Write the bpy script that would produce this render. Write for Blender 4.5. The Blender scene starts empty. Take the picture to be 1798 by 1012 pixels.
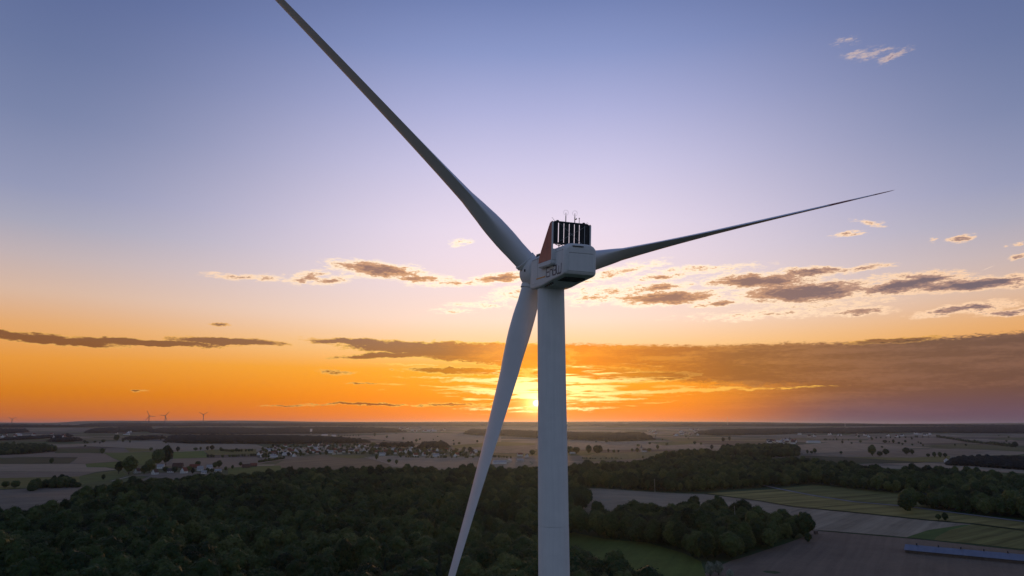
import bpy, bmesh, math, random
import numpy as np
from mathutils import Vector, Matrix, noise

R = math.radians
random.seed(7)
SC = bpy.context.scene
COL = SC.collection

# ------------------------------------------------------------------ camera, sky, sun, exposure
PW, PH, F = 1798.0, 1012.0, 1209.0
PITCH = math.atan((745.5 - 506.0) / F)
CAMZ = 100.0
cam_d = bpy.data.cameras.new("camera")
cam_d.sensor_width = 36.0
cam_d.lens = F / PW * 36.0
cam_d.clip_start = 1.0
cam_d.clip_end = 150000.0
cam = bpy.data.objects.new("camera", cam_d)
cam.location = (0, 0, CAMZ)
cam.rotation_euler = (R(90) + PITCH, 0, 0)
COL.objects.link(cam)
SC.camera = cam

CP, SP = math.cos(PITCH), math.sin(PITCH)


def ray(px, py):
    u, v = (px - PW / 2) / F, -(py - PH / 2) / F
    return Vector((u, CP - v * SP, SP + v * CP)).normalized()


def azel(px, py):
    d = ray(px, py)
    return math.degrees(math.atan2(d.x, d.y)), math.degrees(math.asin(d.z))


SUN_AZ, SUN_EL = azel(944, 708)


def lin(c):
    return tuple((v / 255.0 / 12.92 if v / 255.0 <= 0.04045 else ((v / 255.0 + 0.055) / 1.055) ** 2.4) for v in c[:3]) + (1.0,)


class NT:
    """small node-tree writer"""
    def __init__(s, tree):
        s.t = tree
        s.n = tree.nodes
        s.l = tree.links

    def new(s, typ, **kw):
        n = s.n.new(typ)
        for k, v in kw.items():
            setattr(n, k, v)
        return n

    def put(s, sock, v):
        if isinstance(v, bpy.types.NodeSocket):
            s.l.new(v, sock)
        else:
            sock.default_value = v

    def m(s, op, a, b=0.0, c=0.0, clamp=False):
        n = s.new("ShaderNodeMath", operation=op, use_clamp=clamp)
        s.put(n.inputs[0], a)
        s.put(n.inputs[1], b)
        if op in ("MULTIPLY_ADD", "SMOOTH_MAX", "SMOOTH_MIN"):
            s.put(n.inputs[2], c)
        return n.outputs[0]

    def ss(s, x, a, b):
        n = s.new("ShaderNodeMapRange", interpolation_type="SMOOTHSTEP")
        s.put(n.inputs["Value"], x)
        s.put(n.inputs["From Min"], a)
        s.put(n.inputs["From Max"], b)
        return n.outputs[0]

    def lerp(s, x, a, b, c=0.0, d=1.0):
        n = s.new("ShaderNodeMapRange")
        s.put(n.inputs["Value"], x)
        for k, v in (("From Min", a), ("From Max", b), ("To Min", c), ("To Max", d)):
            s.put(n.inputs[k], v)
        return n.outputs[0]

    def mix(s, f, a, b, mode="MIX"):
        n = s.new("ShaderNodeMix", data_type="RGBA", blend_type=mode)
        s.put(n.inputs[0], f)
        s.put(n.inputs[6], a)
        s.put(n.inputs[7], b)
        return n.outputs[2]

    def ramp(s, x, stops):
        n = s.new("ShaderNodeValToRGB")
        e = n.color_ramp.elements
        while len(e) < len(stops):
            e.new(0.5)
        for el, (p, c) in zip(e, stops):
            el.position = p
            el.color = c
        s.put(n.inputs[0], x)
        return n.outputs[0]

    def xyz(s, x, y, z):
        n = s.new("ShaderNodeCombineXYZ")
        s.put(n.inputs[0], x)
        s.put(n.inputs[1], y)
        s.put(n.inputs[2], z)
        return n.outputs[0]

    def noise(s, vec, scale=1.0, detail=2.0, rough=0.5, dist=0.0, color=False):
        n = s.new("ShaderNodeTexNoise")
        s.put(n.inputs["Vector"], vec)
        s.put(n.inputs["Scale"], scale)
        n.inputs["Detail"].default_value = detail
        n.inputs["Roughness"].default_value = rough
        n.inputs["Distortion"].default_value = dist
        return n.outputs[1 if color else 0]


def build_world():
    w = bpy.data.worlds.new("World")
    SC.world = w
    w.use_nodes = True
    w.cycles.sampling_method = "MANUAL"
    w.cycles.sample_map_resolution = 1024
    t = NT(w.node_tree)
    t.n.clear()
    out = t.new("ShaderNodeOutputWorld")
    tc = t.new("ShaderNodeTexCoord").outputs["Generated"]
    sp = t.new("ShaderNodeSeparateXYZ")
    t.put(sp.inputs[0], tc)
    x, y, z = sp.outputs
    az = t.m("MULTIPLY", t.m("ARCTAN2", x, y), 57.29578)
    el = t.m("MULTIPLY", t.m("ARCSINE", z), 57.29578)
    a = t.m("SUBTRACT", az, SUN_AZ)
    aa = t.m("ABSOLUTE", a)
    E = lambda d: max(0.0, min(1.0, (d + 10.0) / 100.0))
    ef = t.lerp(el, -10.0, 90.0)

    def rmp(rows):
        return t.ramp(ef, [(E(e), lin(c)) for e, c in rows])
    near = rmp([(-2, (110, 52, 12)), (0, (238, 112, 0)), (0.6, (246, 122, 0)), (2.2, (252, 140, 0)), (4.4, (254, 168, 36)),
                (6.2, (252, 202, 138)), (8.5, (250, 220, 202)), (11, (242, 220, 220)), (13.8, (236, 219, 232)),
                (16.2, (230, 217, 236)), (21, (205, 200, 231)), (25.5, (174, 177, 218)), (30, (138, 151, 199)),
                (34, (112, 128, 178)), (45, (80, 98, 150)), (90, (50, 68, 112))])
    side = rmp([(-2, (66, 46, 42)), (0, (172, 92, 60)), (0.6, (194, 102, 40)), (2.2, (214, 124, 18)), (4.4, (230, 150, 56)),
                (6.75, (228, 168, 108)), (9, (216, 182, 160)), (11.5, (192, 176, 178)), (13.8, (166, 165, 184)),
                (16.2, (146, 151, 182)), (21, (120, 131, 168)), (25.5, (103, 117, 158)), (30, (90, 105, 150)),
                (34, (80, 94, 139)), (45, (66, 82, 126)), (90, (50, 68, 112))])
    back = rmp([(-2, (40, 44, 50)), (0, (110, 114, 122)), (5, (122, 128, 140)), (12, (132, 142, 160)), (25, (116, 130, 158)),
                (45, (80, 98, 138)), (90, (48, 64, 104))])
    f1 = t.ss(aa, 3.0, 40.0)
    f2 = t.ss(aa, 36.0, 100.0)
    sky = t.mix(f1, near, side)
    sky = t.mix(f2, sky, back)

    # the air around the sun
    dx = t.m("MULTIPLY", a, 1.0)
    dy = t.m("SUBTRACT", el, SUN_EL)
    rr = t.m("POWER", t.m("ADD", t.m("MULTIPLY", dx, dx), t.m("MULTIPLY", t.m("MULTIPLY", dy, dy), 2.2)), 0.5)
    g1 = t.m("EXPONENT", t.m("MULTIPLY", rr, -0.20))
    g2 = t.m("EXPONENT", t.m("MULTIPLY", rr, -1.5))

    # ---- clouds, laid out on the sky by azimuth and elevation
    P = t.xyz(az, el, 0.0)
    wn = t.noise(t.xyz(t.m("MULTIPLY", az, 0.55), t.m("MULTIPLY", el, 1.6), 3.1), 1.0, 5.0, 0.62, color=True)
    vm = t.new("ShaderNodeVectorMath", operation="MULTIPLY_ADD")
    t.put(vm.inputs[0], wn)
    vm.inputs[1].default_value = (2.4, 0.75, 0)
    t.put(vm.inputs[2], P)
    vs = t.new("ShaderNodeVectorMath", operation="SUBTRACT")
    t.put(vs.inputs[0], vm.outputs[0])
    vs.inputs[1].default_value = (1.2, 0.375, 0)
    PD = vs.outputs[0]
    fb = t.noise(t.xyz(t.m("MULTIPLY", az, 0.9), t.m("MULTIPLY", el, 3.4), 0.7), 1.0, 9.0, 0.66)
    fs = t.noise(t.xyz(t.m("MULTIPLY", az, 2.0), t.m("MULTIPLY", el, 8.0), 5.7), 1.0, 6.0, 0.62)

    def field(items):
        acc = None
        for cx, cy, rx, ry, rot, wgt in items:
            a0, e0 = azel(cx, cy)
            a1, e1 = azel(cx + rx, cy)
            a2, e2 = azel(cx, cy - ry)
            mp = t.new("ShaderNodeMapping", vector_type="TEXTURE")
            if acc is None:
                t.put(mp.inputs[0], PD)
            else:
                # evaluate the clouds one after another, which keeps the shader small
                ch = t.new("ShaderNodeVectorMath", operation="MULTIPLY_ADD")
                t.put(ch.inputs[0], acc)
                ch.inputs[1].default_value = (1e-9, 1e-9, 1e-9)
                t.put(ch.inputs[2], PD)
                t.put(mp.inputs[0], ch.outputs[0])
            mp.inputs[1].default_value = (a0, e0, 0)
            mp.inputs[2].default_value = (0, 0, R(rot))
            mp.inputs[3].default_value = (abs(a1 - a0), abs(e2 - e0), 1)
            ln = t.new("ShaderNodeVectorMath", operation="LENGTH")
            t.put(ln.inputs[0], mp.outputs[0])
            v = t.m("MULTIPLY_ADD", ln.outputs["Value"], -wgt, wgt)
            acc = v if acc is None else t.m("MAXIMUM", acc, v)
        return acc
    # grey-brown cloudlets with bright rims: centre px, half axes px, tilt, thickness
    up = [(420, 487, 62, 6, 0, .45), (467, 489, 32, 8, 8, .55), (540, 487, 40, 11, 12, .75), (584, 492, 48, 9, 8, .75),
          (665, 474, 100, 17, -4, 1.15), (735, 489, 62, 10, 0, .8), (800, 497, 90, 8, 2, .5), (880, 488, 60, 10, 4, 1.0),
          (905, 515, 60, 15, 10, .5), (808, 426, 26, 6, 14, .5), (840, 537, 60, 6, 0, .42), (795, 547, 36, 5, 0, .4),
          (1170, 524, 120, 16, 1, 1.2), (1160, 487, 55, 8, 2, .8), (1150, 505, 75, 9, 3, .8), (1085, 512, 100, 17, 0, .5),
          (1050, 525, 80, 12, 0, .5), (1335, 494, 130, 17, -3, 1.25), (1410, 514, 150, 22, 0, 1.45), (1425, 478, 85, 9, -2, 1.0),
          (1590, 500, 120, 18, 5, 1.3), (1710, 499, 150, 14, -1, 1.3), (1262, 533, 60, 7, 2, .8), (1512, 547, 70, 8, 0, .8),
          (1690, 543, 110, 10, 4, .9), (1770, 549, 70, 7, -3, .8), (1360, 552, 170, 9, 0, .38), (1230, 474, 120, 8, 0, .45),
          (1080, 480, 90, 12, 10, .5), (1525, 392, 30, 7, -16, .6), (1487, 412, 32, 5, 0, .6), (1688, 420, 28, 7, 2, .75),
          (1637, 423, 11, 4, 0, .5), (1790, 450, 22, 6, 10, .6), (1780, 430, 12, 4, 5, .5), (1525, 94, 36, 8, -4, .22), (1572, 98, 32, 7, 12, .42),
          (1487, 72, 12, 5, 0, .12), (1520, 470, 60, 6, 0, .5), (1600, 484, 100, 8, 0, .55), (1450, 535, 120, 8, 0, .4)]
    fu = field(up)
    du = t.m("ADD", fu, t.m("MULTIPLY", t.m("SUBTRACT", fb, 0.49), 1.35))
    fh = t.noise(t.xyz(t.m("MULTIPLY", az, 5.0), t.m("MULTIPLY", el, 15.0), 1.7), 1.0, 5.0, 0.65)
    du = t.m("ADD", du, t.m("MULTIPLY", t.m("SUBTRACT", fs, 0.5), 0.8))
    du = t.m("ADD", du, t.m("MULTIPLY", t.m("SUBTRACT", fh, 0.5), 0.55))
    gate_u = t.ss(fu, -0.25, 0.05)
    au = t.m("MULTIPLY", t.ss(du, -0.12, 0.36), gate_u)
    cu = t.ss(du, 0.28, 0.56)
    cu2 = t.ss(du, 0.46, 1.0)
    far = t.ss(aa, 2.0, 34.0)
    rim_u = t.mix(far, (1.12, 0.97, 0.74, 1), (1.0, 0.66, 0.42, 1))
    core_u = t.mix(far, lin((148, 104, 82)), lin((104, 90, 102)))
    col_u = t.mix(cu, rim_u, t.mix(far, lin((222, 160, 104)), lin((176, 138, 124))))
    col_u = t.mix(cu2, col_u, core_u)
    hi = t.ss(el, 14.0, 22.0)
    au = t.m("MULTIPLY", au, t.m("MULTIPLY_ADD", hi, -0.55, 1.0))
    sky = t.mix(t.m("MULTIPLY", au, 0.94), sky, col_u)

    # low stratus streaks
    lo = [(95, 597, 160, 11, -2, 1.3), (250, 602, 170, 9, 0, 1.4), (400, 600, 130, 9, 0, 1.3), (30, 590, 90, 7, -4, 1.0),
          (640, 602, 130, 8, -2, 1.2), (760, 612, 190, 15, -1, 1.6), (690, 624, 130, 8, 3, 1.1), (860, 620, 170, 20, 0, 2.0), (930, 632, 90, 18, 0, 1.9),
          (820, 652, 150, 9, -1, 1.0), (590, 654, 46, 6, 0, .5), (635, 710, 120, 3.5, 0, .9), (500, 712, 60, 3, 0, .6), (790, 711, 110, 4, 0, .7),
          (240, 685, 26, 3, 0, .7), (385, 570, 32, 3.5, 0, .5), (640, 674, 60, 2.5, 0, .5), (1570, 598, 120, 6, 0, 1.0),
          (1020, 655, 130, 14, 0, 1.4), (1120, 662, 120, 12, 0, 1.4)]
    fl = field(lo)
    dl = t.m("ADD", fl, t.m("MULTIPLY", t.m("SUBTRACT", fb, 0.5), 0.8))
    dl = t.m("ADD", dl, t.m("MULTIPLY", t.m("SUBTRACT", fs, 0.5), 0.55))
    dl = t.m("ADD", dl, t.m("MULTIPLY", t.m("SUBTRACT", fh, 0.5), 0.45))
    # the bank over the sun and to its right
    # top edge elevation of the bank as a function of azimuth
    tops = [(600, 607), (900, 604), (1000, 603), (1250, 605), (1400, 601), (1500, 600), (1640, 592), (1798, 582)]
    A0, A1 = azel(600, 604)[0], azel(1798, 584)[0]
    tn = t.new("ShaderNodeFloatCurve")
    cv = tn.mapping.curves[0]
    pts = [((azel(px, py)[0] - A0) / (A1 - A0), azel(px, py)[1] / 12.0) for px, py in tops]
    while len(cv.points) < len(pts):
        cv.points.new(0.5, 0.5)
    for p_, q_ in zip(cv.points, pts):
        p_.location = q_
        p_.handle_type = "AUTO"
    tn.mapping.update()
    t.put(tn.inputs["Value"], t.lerp(az, A0, A1))
    top = t.m("MULTIPLY", tn.outputs[0], 12.0)
    edge = t.m("ADD", el, t.m("ADD", t.m("MULTIPLY", t.m("SUBTRACT", fs, 0.5), 0.7), t.m("MULTIPLY", t.m("SUBTRACT", fh, 0.5), 0.5)))
    b_top = t.ss(t.m("SUBTRACT", top, edge), -0.05, 0.22)
    # lower limit: near the sun the bank ends at about 655 px, far right it reaches the horizon
    lowlim = t.lerp(a, 0.0, 17.0, azel(944, 640)[1], 2.9)
    lowlim = t.m("ADD", lowlim, t.m("MULTIPLY", t.m("SUBTRACT", fb, 0.5), 1.2))
    b_low = t.ss(t.m("SUBTRACT", edge, lowlim), -0.5, 0.35)
    b_low = t.m("MAXIMUM", b_low, t.m("MULTIPLY", t.ss(a, 9.0, 24.0), 1.0))
    b_az = t.m("MULTIPLY", t.ss(a, -7.0, 1.0), t.m("SUBTRACT", 1.0, t.ss(a, 55.0, 80.0)))
    bank = t.m("MULTIPLY", t.m("MULTIPLY", b_top, b_low), b_az)
    bcol = t.ramp(t.lerp(a, -40.0, 40.0), [(0.0, lin((96, 74, 62))), (0.3, lin((112, 78, 46))), (0.40, lin((150, 92, 34))), (0.46, lin((222, 122, 2))), (0.49, lin((244, 138, 0))),
                                          (0.545, lin((240, 128, 0))), (0.61, lin((188, 102, 20))), (0.7, lin((136, 82, 44))),
                                          (0.85, lin((100, 70, 62))), (1.0, lin((80, 62, 66)))])
    btone = t.noise(t.xyz(t.m("MULTIPLY", az, 0.16), t.m("MULTIPLY", el, 1.6), 9.3), 1.0, 6.0, 0.55)
    bcol = t.mix(t.m("MULTIPLY", t.ss(t.m("ADD", t.m("MULTIPLY", btone, 0.7), t.m("MULTIPLY", fs, 0.3)), 0.43, 0.60), 0.9), bcol, t.mix(0.5, bcol, t.mix(t.ss(a, 0.0, 30.0), lin((255, 165, 20)), lin((136, 98, 86)))))
    lowdark = t.m("MULTIPLY", t.ss(a, 7.0, 26.0), t.m("SUBTRACT", 1.0, t.ss(el, 0.3, 2.9)))
    bcol = t.mix(t.m("MULTIPLY", lowdark, 0.92), bcol, lin((84, 72, 96)))
    sky = t.mix(t.m("MULTIPLY", bank, 0.93), sky, bcol)
    al = t.m("MULTIPLY", t.ss(dl, 0.10, 0.32), t.ss(fl, -0.1, 0.15))
    cl = t.ss(dl, 0.18, 0.55)
    lrim = t.mix(t.ss(aa, 0.0, 22.0), lin((255, 214, 96)), lin((238, 176, 92)))
    lcol = t.mix(cl, lrim, t.mix(t.ss(aa, 0.0, 14.0), bcol, t.mix(1.0, sky, (0.26, 0.20, 0.24, 1), "MULTIPLY")))
    sky = t.mix(t.m("MULTIPLY", al, t.m("SUBTRACT", 0.95, t.m("MULTIPLY", bank, 0.6))), sky, lcol)

    # gaps between the streaks near the sun, filled with its light
    st = t.noise(t.xyz(t.m("MULTIPLY", az, 0.34), t.m("MULTIPLY", el, 4.2), 2.2), 1.0, 7.0, 0.6, 0.3)
    a0, e0 = azel(975, 682)
    q1 = t.m("DIVIDE", t.m("SUBTRACT", az, a0), 11.0)
    q2 = t.m("DIVIDE", t.m("SUBTRACT", el, e0), 1.75)
    qq = t.m("ADD", t.m("MULTIPLY", q1, q1), t.m("MULTIPLY", q2, q2))
    gm = t.m("EXPONENT", t.m("MULTIPLY", qq, -1.0))
    sa = t.ss(t.m("MULTIPLY_ADD", gm, 0.30, st), 0.66, 0.82)
    sa = t.m("MULTIPLY", sa, t.ss(gm, 0.02, 0.35))
    sky = t.mix(t.m("MULTIPLY", sa, 0.9), sky, t.mix(t.ss(aa, 0.0, 10.0), (1.7, 1.25, 0.5, 1), (1.05, 0.66, 0.16, 1)))

    thin_s = [(1190, 687, 230, 3.4, 1.5, .8), (1060, 668, 130, 4, 0, .7), (1065, 701, 100, 3, 0, .6), (870, 690, 80, 4, 0, .8), (850, 668, 90, 4, 0, .8),
              (1020, 717, 80, 3, 0, .6), (760, 664, 90, 2.5, 0, .5), (870, 718, 90, 2.5, 0, .5), (1380, 681, 140, 2.2, 0, .45), (700, 640, 120, 2.5, -1, .5)]
    ft = field(thin_s)
    dt = t.m("ADD", ft, t.m("ADD", t.m("MULTIPLY", t.m("SUBTRACT", fs, 0.5), 0.7), t.m("MULTIPLY", t.m("SUBTRACT", fb, 0.5), 0.7)))
    at_ = t.m("MULTIPLY", t.ss(dt, 0.02, 0.45), t.ss(ft, -0.15, 0.1))
    sky = t.mix(t.m("MULTIPLY", at_, 0.85), sky, t.mix(t.ss(aa, 1.0, 14.0), (1.3, 1.0, 0.42, 1), (0.95, 0.50, 0.08, 1)))
    # the sun itself and its aureole
    # contrail, a short bright scratch
    a0, e0 = azel(1735, 471)
    mp = t.new("ShaderNodeMapping", vector_type="TEXTURE")
    t.put(mp.inputs[0], P)
    mp.inputs[1].default_value = (a0, e0, 0)
    mp.inputs[2].default_value = (0, 0, R(19))
    mp.inputs[3].default_value = (0.55, 0.03, 1)
    ln = t.new("ShaderNodeVectorMath", operation="LENGTH")
    t.put(ln.inputs[0], mp.outputs[0])
    sky = t.mix(t.m("MULTIPLY", t.m("SUBTRACT", 1.0, t.ss(ln.outputs["Value"], 0.3, 1.0)), 0.5), sky, lin((255, 225, 200)))

    thin = t.m("SUBTRACT", 1.0, t.m("MULTIPLY", bank, 0.8))
    g1 = t.m("MULTIPLY", g1, thin)
    g2 = t.m("MULTIPLY", g2, t.m("SUBTRACT", 1.0, t.m("MULTIPLY", bank, 0.7)))
    glow = t.new("ShaderNodeVectorMath", operation="SCALE")
    glow.inputs[0].default_value = (0.14, 0.02, 0.0)
    t.put(glow.inputs["Scale"], g1)
    glow2 = t.new("ShaderNodeVectorMath", operation="SCALE")
    glow2.inputs[0].default_value = (3.6, 2.5, 0.9)
    t.put(glow2.inputs["Scale"], g2)
    add = t.new("ShaderNodeVectorMath", operation="ADD")
    t.put(add.inputs[0], glow.outputs[0])
    t.put(add.inputs[1], glow2.outputs[0])
    add2 = t.new("ShaderNodeVectorMath", operation="ADD")
    t.put(add2.inputs[0], add.outputs[0])
    t.put(add2.inputs[1], sky)
    disc = t.m("SUBTRACT", 1.0, t.ss(rr, 0.27, 0.42))
    dsc = t.new("ShaderNodeVectorMath", operation="SCALE")
    dsc.inputs[0].default_value = (4.0, 3.0, 1.6)
    t.put(dsc.inputs["Scale"], disc)
    add3 = t.new("ShaderNodeVectorMath", operation="ADD")
    t.put(add3.inputs[0], add2.outputs[0])
    t.put(add3.inputs[1], dsc.outputs[0])

    bg = t.new("ShaderNodeBackground")
    t.put(bg.inputs[0], add3.outputs[0])
    bg.inputs[1].default_value = 1.0
    ns = t.new("ShaderNodeTexSky", sky_type="NISHITA")
    ns.sun_disc = False
    ns.sun_elevation = R(SUN_EL)
    ns.sun_rotation = R(SUN_AZ)
    ns.dust_density = 2.0
    bg2 = t.new("ShaderNodeBackground")
    t.put(bg2.inputs[0], ns.outputs[0])
    bg2.inputs[1].default_value = 0.008
    ad = t.new("ShaderNodeAddShader")
    t.put(ad.inputs[0], bg.outputs[0])
    t.put(ad.inputs[1], bg2.outputs[0])
    t.put(out.inputs[0], ad.outputs[0])


build_world()

sl = bpy.data.lights.new("sun", "SUN")
sl.energy = 0.8
sl.angle = R(0.6)
sl.color = (1.0, 0.50, 0.16)
sun = bpy.data.objects.new("sun", sl)
sun.rotation_euler = (R(90 - SUN_EL), 0, R(180 - SUN_AZ) )
sun.location = (0, 0, 400)
COL.objects.link(sun)

vs_ = SC.view_settings
SC.display_settings.display_device = "sRGB"
vs_.view_transform = "Standard"
vs_.look = "None"
vs_.exposure = 0.0
vs_.gamma = 1.0
vs_.use_curve_mapping = False
SC.render.engine = "CYCLES"
SC.cycles.use_denoising = True
SC.cycles.max_bounces = 5
SC.cycles.diffuse_bounces = 3
SC.cycles.glossy_bounces = 2
SC.cycles.volume_bounces = 0
SC.cycles.transparent_max_bounces = 6
SC.cycles.caustics_reflective = False
SC.cycles.caustics_refractive = False
SC.cycles.sample_clamp_indirect = 4.0


# ------------------------------------------------------------------ materials
MATS = {}


def mat(name, col, rough=0.7, spec=0.3, metal=0.0, var=0.0, vscale=0.3, bump=0.0, bscale=2.0):
    if name in MATS:
        return MATS[name]
    m = bpy.data.materials.new(name)
    m.use_nodes = True
    t = NT(m.node_tree)
    b = t.n["Principled BSDF"]
    b.inputs["Roughness"].default_value = rough
    b.inputs["Metallic"].default_value = metal
    b.inputs["Specular IOR Level"].default_value = spec
    c = tuple(col) + (1.0,)
    b.inputs["Base Color"].default_value = c
    pos = t.new("ShaderNodeTexCoord").outputs["Object"]
    if var:
        n1 = t.noise(pos, vscale, 5.0, 0.6)
        t.put(b.inputs["Base Color"], t.mix(t.lerp(n1, 0.3, 0.7), tuple(v * (1 - var) for v in col) + (1,), tuple(min(1, v * (1 + var)) for v in col) + (1,)))
    if bump:
        bn = t.new("ShaderNodeBump")
        bn.inputs["Strength"].default_value = bump
        t.put(bn.inputs["Height"], t.noise(pos, bscale, 4.0, 0.6))
        t.put(b.inputs["Normal"], bn.outputs[0])
    MATS[name] = m
    return m


def paint_mat():
    """white turbine paint: dust, vertical run-off streaks"""
    m = bpy.data.materials.new("turbine_paint")
    m.use_nodes = True
    t = NT(m.node_tree)
    b = t.n["Principled BSDF"]
    pos = t.new("ShaderNodeTexCoord").outputs["Object"]
    sp = t.new("ShaderNodeSeparateXYZ")
    t.put(sp.inputs[0], pos)
    streak = t.noise(t.xyz(t.m("MULTIPLY", sp.outputs[0], 3.5), t.m("MULTIPLY", sp.outputs[1], 3.5), t.m("MULTIPLY", sp.outputs[2], 0.16)), 1.0, 5.0, 0.6)
    blot = t.noise(pos, 0.5, 5.0, 0.6)
    f = t.m("ADD", t.m("MULTIPLY", streak, 0.5), t.m("MULTIPLY", blot, 0.5))
    t.put(b.inputs["Base Color"], t.mix(t.lerp(f, 0.36, 0.62), (0.685, 0.695, 0.70, 1), (0.775, 0.78, 0.78, 1)))
    t.put(b.inputs["Roughness"], t.lerp(blot, 0.3, 0.7, 0.6, 0.75))
    b.inputs["Specular IOR Level"].default_value = 0.2
    return m


def leaf_mat(name, c1, c2, c3):
    m = bpy.data.materials.new(name)
    m.use_nodes = True
    t = NT(m.node_tree)
    b = t.n["Principled BSDF"]
    b.inputs["Roughness"].default_value = 0.75
    b.inputs["Specular IOR Level"].default_value = 0.15
    rnd = t.new("ShaderNodeObjectInfo").outputs["Random"]
    pos = t.new("ShaderNodeNewGeometry").outputs["Position"]
    stand = t.noise(pos, 0.012, 3.0, 0.6)
    fine = t.noise(pos, 0.55, 3.0, 0.6)
    f = t.m("ADD", t.m("MULTIPLY", rnd, 0.62), t.m("MULTIPLY", t.m("SUBTRACT", stand, 0.5), 1.9))
    c = t.ramp(t.m("ADD", f, 0.12), [(0.0, c1 + (1,)), (0.5, c2 + (1,)), (1.0, c3 + (1,))])
    g = t.lerp(fine, 0.3, 0.7, 0.65, 1.35)
    v = t.new("ShaderNodeVectorMath", operation="SCALE")
    t.put(v.inputs[0], c)
    t.put(v.inputs["Scale"], g)
    t.put(b.inputs["Base Color"], v.outputs[0])
    return m


M_PAINT = paint_mat()
M_BLADE = mat("blade_gelcoat", (0.68, 0.69, 0.71), 0.38, 0.4, var=0.05, vscale=0.25)
M_RED = mat("red_warning_paint", (0.46, 0.125, 0.085), 0.5, 0.35, var=0.12, vscale=0.8)
M_DARK = mat("dark_radiator_fins", (0.018, 0.02, 0.028), 0.5, 0.4, var=0.2, vscale=4)
M_FRAME = mat("dark_frame_steel", (0.035, 0.038, 0.045), 0.45, 0.5)
M_STEEL = mat("galvanised_steel", (0.38, 0.40, 0.42), 0.45, 0.5, metal=0.6)
M_UNDER = mat("dull_grey_hatch", (0.10, 0.105, 0.11), 0.95, 0.0)
M_SEAM = mat("panel_joint_rubber", (0.10, 0.105, 0.115), 0.8, 0.2)
M_LOGO = mat("navy_lettering", (0.11, 0.12, 0.17), 0.5, 0.3)
M_ORANGE = mat("orange_line_print", (0.75, 0.33, 0.03), 0.5, 0.3)
M_BLACK = mat("black_opening", (0.006, 0.006, 0.007), 0.8, 0.1)
M_LEAF = leaf_mat("broadleaf_foliage", (0.010, 0.026, 0.010), (0.042, 0.074, 0.022), (0.115, 0.138, 0.042))
M_FAR_SHADED = leaf_mat("shaded_far_foliage", (0.008, 0.018, 0.019), (0.010, 0.022, 0.022), (0.014, 0.028, 0.022))  # leaf colour darkened to stand in for the far canopy's self-shadow
M_LEAF2 = leaf_mat("conifer_foliage", (0.014, 0.032, 0.024), (0.020, 0.042, 0.030), (0.030, 0.055, 0.034))
M_LEAF3 = leaf_mat("willow_foliage", (0.20, 0.23, 0.17), (0.26, 0.29, 0.22), (0.30, 0.33, 0.25))
M_BARK = mat("bark", (0.07, 0.055, 0.042), 0.9, 0.1, var=0.3, vscale=1.5, bump=0.5, bscale=3)
M_WALL = mat("white_render", (0.78, 0.77, 0.74), 0.8, 0.2, var=0.08, vscale=0.2)
M_WALL2 = mat("cream_render", (0.60, 0.55, 0.45), 0.8, 0.2, var=0.08, vscale=0.2)
M_WALL3 = mat("weathered_timber_wall", (0.13, 0.10, 0.08), 0.9, 0.1, var=0.2, vscale=0.4)
M_RF1 = mat("red_roof_tiles", (0.20, 0.065, 0.04), 0.75, 0.2, var=0.25, vscale=0.5)
M_RF2 = mat("brown_roof_tiles", (0.10, 0.055, 0.042), 0.75, 0.2, var=0.25, vscale=0.5)
M_RF3 = mat("grey_sheet_roof", (0.36, 0.355, 0.35), 0.5, 0.4, var=0.12, vscale=0.3)
M_RF4 = mat("slate_roof", (0.06, 0.06, 0.07), 0.6, 0.3, var=0.2, vscale=0.5)
M_GLASS = mat("window_glass", (0.02, 0.025, 0.03), 0.1, 0.6)


# ------------------------------------------------------------------ terrain
def sst(x):
    x = max(0.0, min(1.0, x))
    return x * x * (3 - 2 * x)


def ground_z(x, y):
    d = math.hypot(x, y)
    h = 4.5 * noise.noise((x / 1300.0 + 3.3, y / 1300.0, 0.2)) * sst((d - 1100) / 1500)
    # wooded hummocks of the wood below the turbine
    m = sst((260 - x) / 120.0) * sst((d - 250) / 150) * (1 - sst((d - 1150) / 300))
    if m > 0:
        h += 9.0 * m * noise.noise((x / 210.0 + 7.7, y / 260.0, 1.2)) + 2.5 * m * noise.noise((x / 90.0, y / 90.0, 4.2))
    if d > 4200:
        h += 118.0 * sst((d - 4200) / 12800.0)
        k = sst((d - 4500) / 6500)
        h += k * (25.0 * noise.noise((x / 5200.0 + 9.1, y / 2600.0, 0.7)) + 14.0 * noise.noise((x / 1900.0, y / 1100.0, 5.5)))
        h += 30.0 * sst((d - 13500) / 3500) * (1.0 - sst((x / d - 0.20) / 0.35)) * (1.0 - 0.6 * sst((-x / d - 0.48) / 0.06))
        w_ = x / d
        h += sst((d - 13500) / 3500) * (26.0 * sst((w_ + 0.545) / 0.02) * (1 - sst((w_ + 0.30) / 0.10)) + 20.0 * sst((w_ - 0.42) / 0.05) * noise.noise((w_ * 14.0, 0.4, 1.0)))
    return h


def hit(px, py, dz=0.0, dmax=16500.0):
    """ground point under a pixel of the layout drawing (dz above ground)"""
    r = ray(px, py)
    hz = math.hypot(r.x, r.y)
    if r.z < -1e-5:
        s = (CAMZ - dz - 12) / -r.z
    else:
        s = 6000.0
    s = min(s, 6500.0)
    s = max(s * 0.6, 100)
    while s * hz < dmax:
        x, y, z = r.x * s, r.y * s, CAMZ + r.z * s
        if z <= ground_z(x, y) + dz:
            lo, hi = s / 1.015, s
            for _ in range(14):
                mid = (lo + hi) / 2
                if CAMZ + r.z * mid <= ground_z(r.x * mid, r.y * mid) + dz:
                    hi = mid
                else:
                    lo = mid
            s = hi
            break
        s *= 1.015
    s = min(s, dmax / hz)
    x, y = r.x * s, r.y * s
    return Vector((x, y, ground_z(x, y)))


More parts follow.
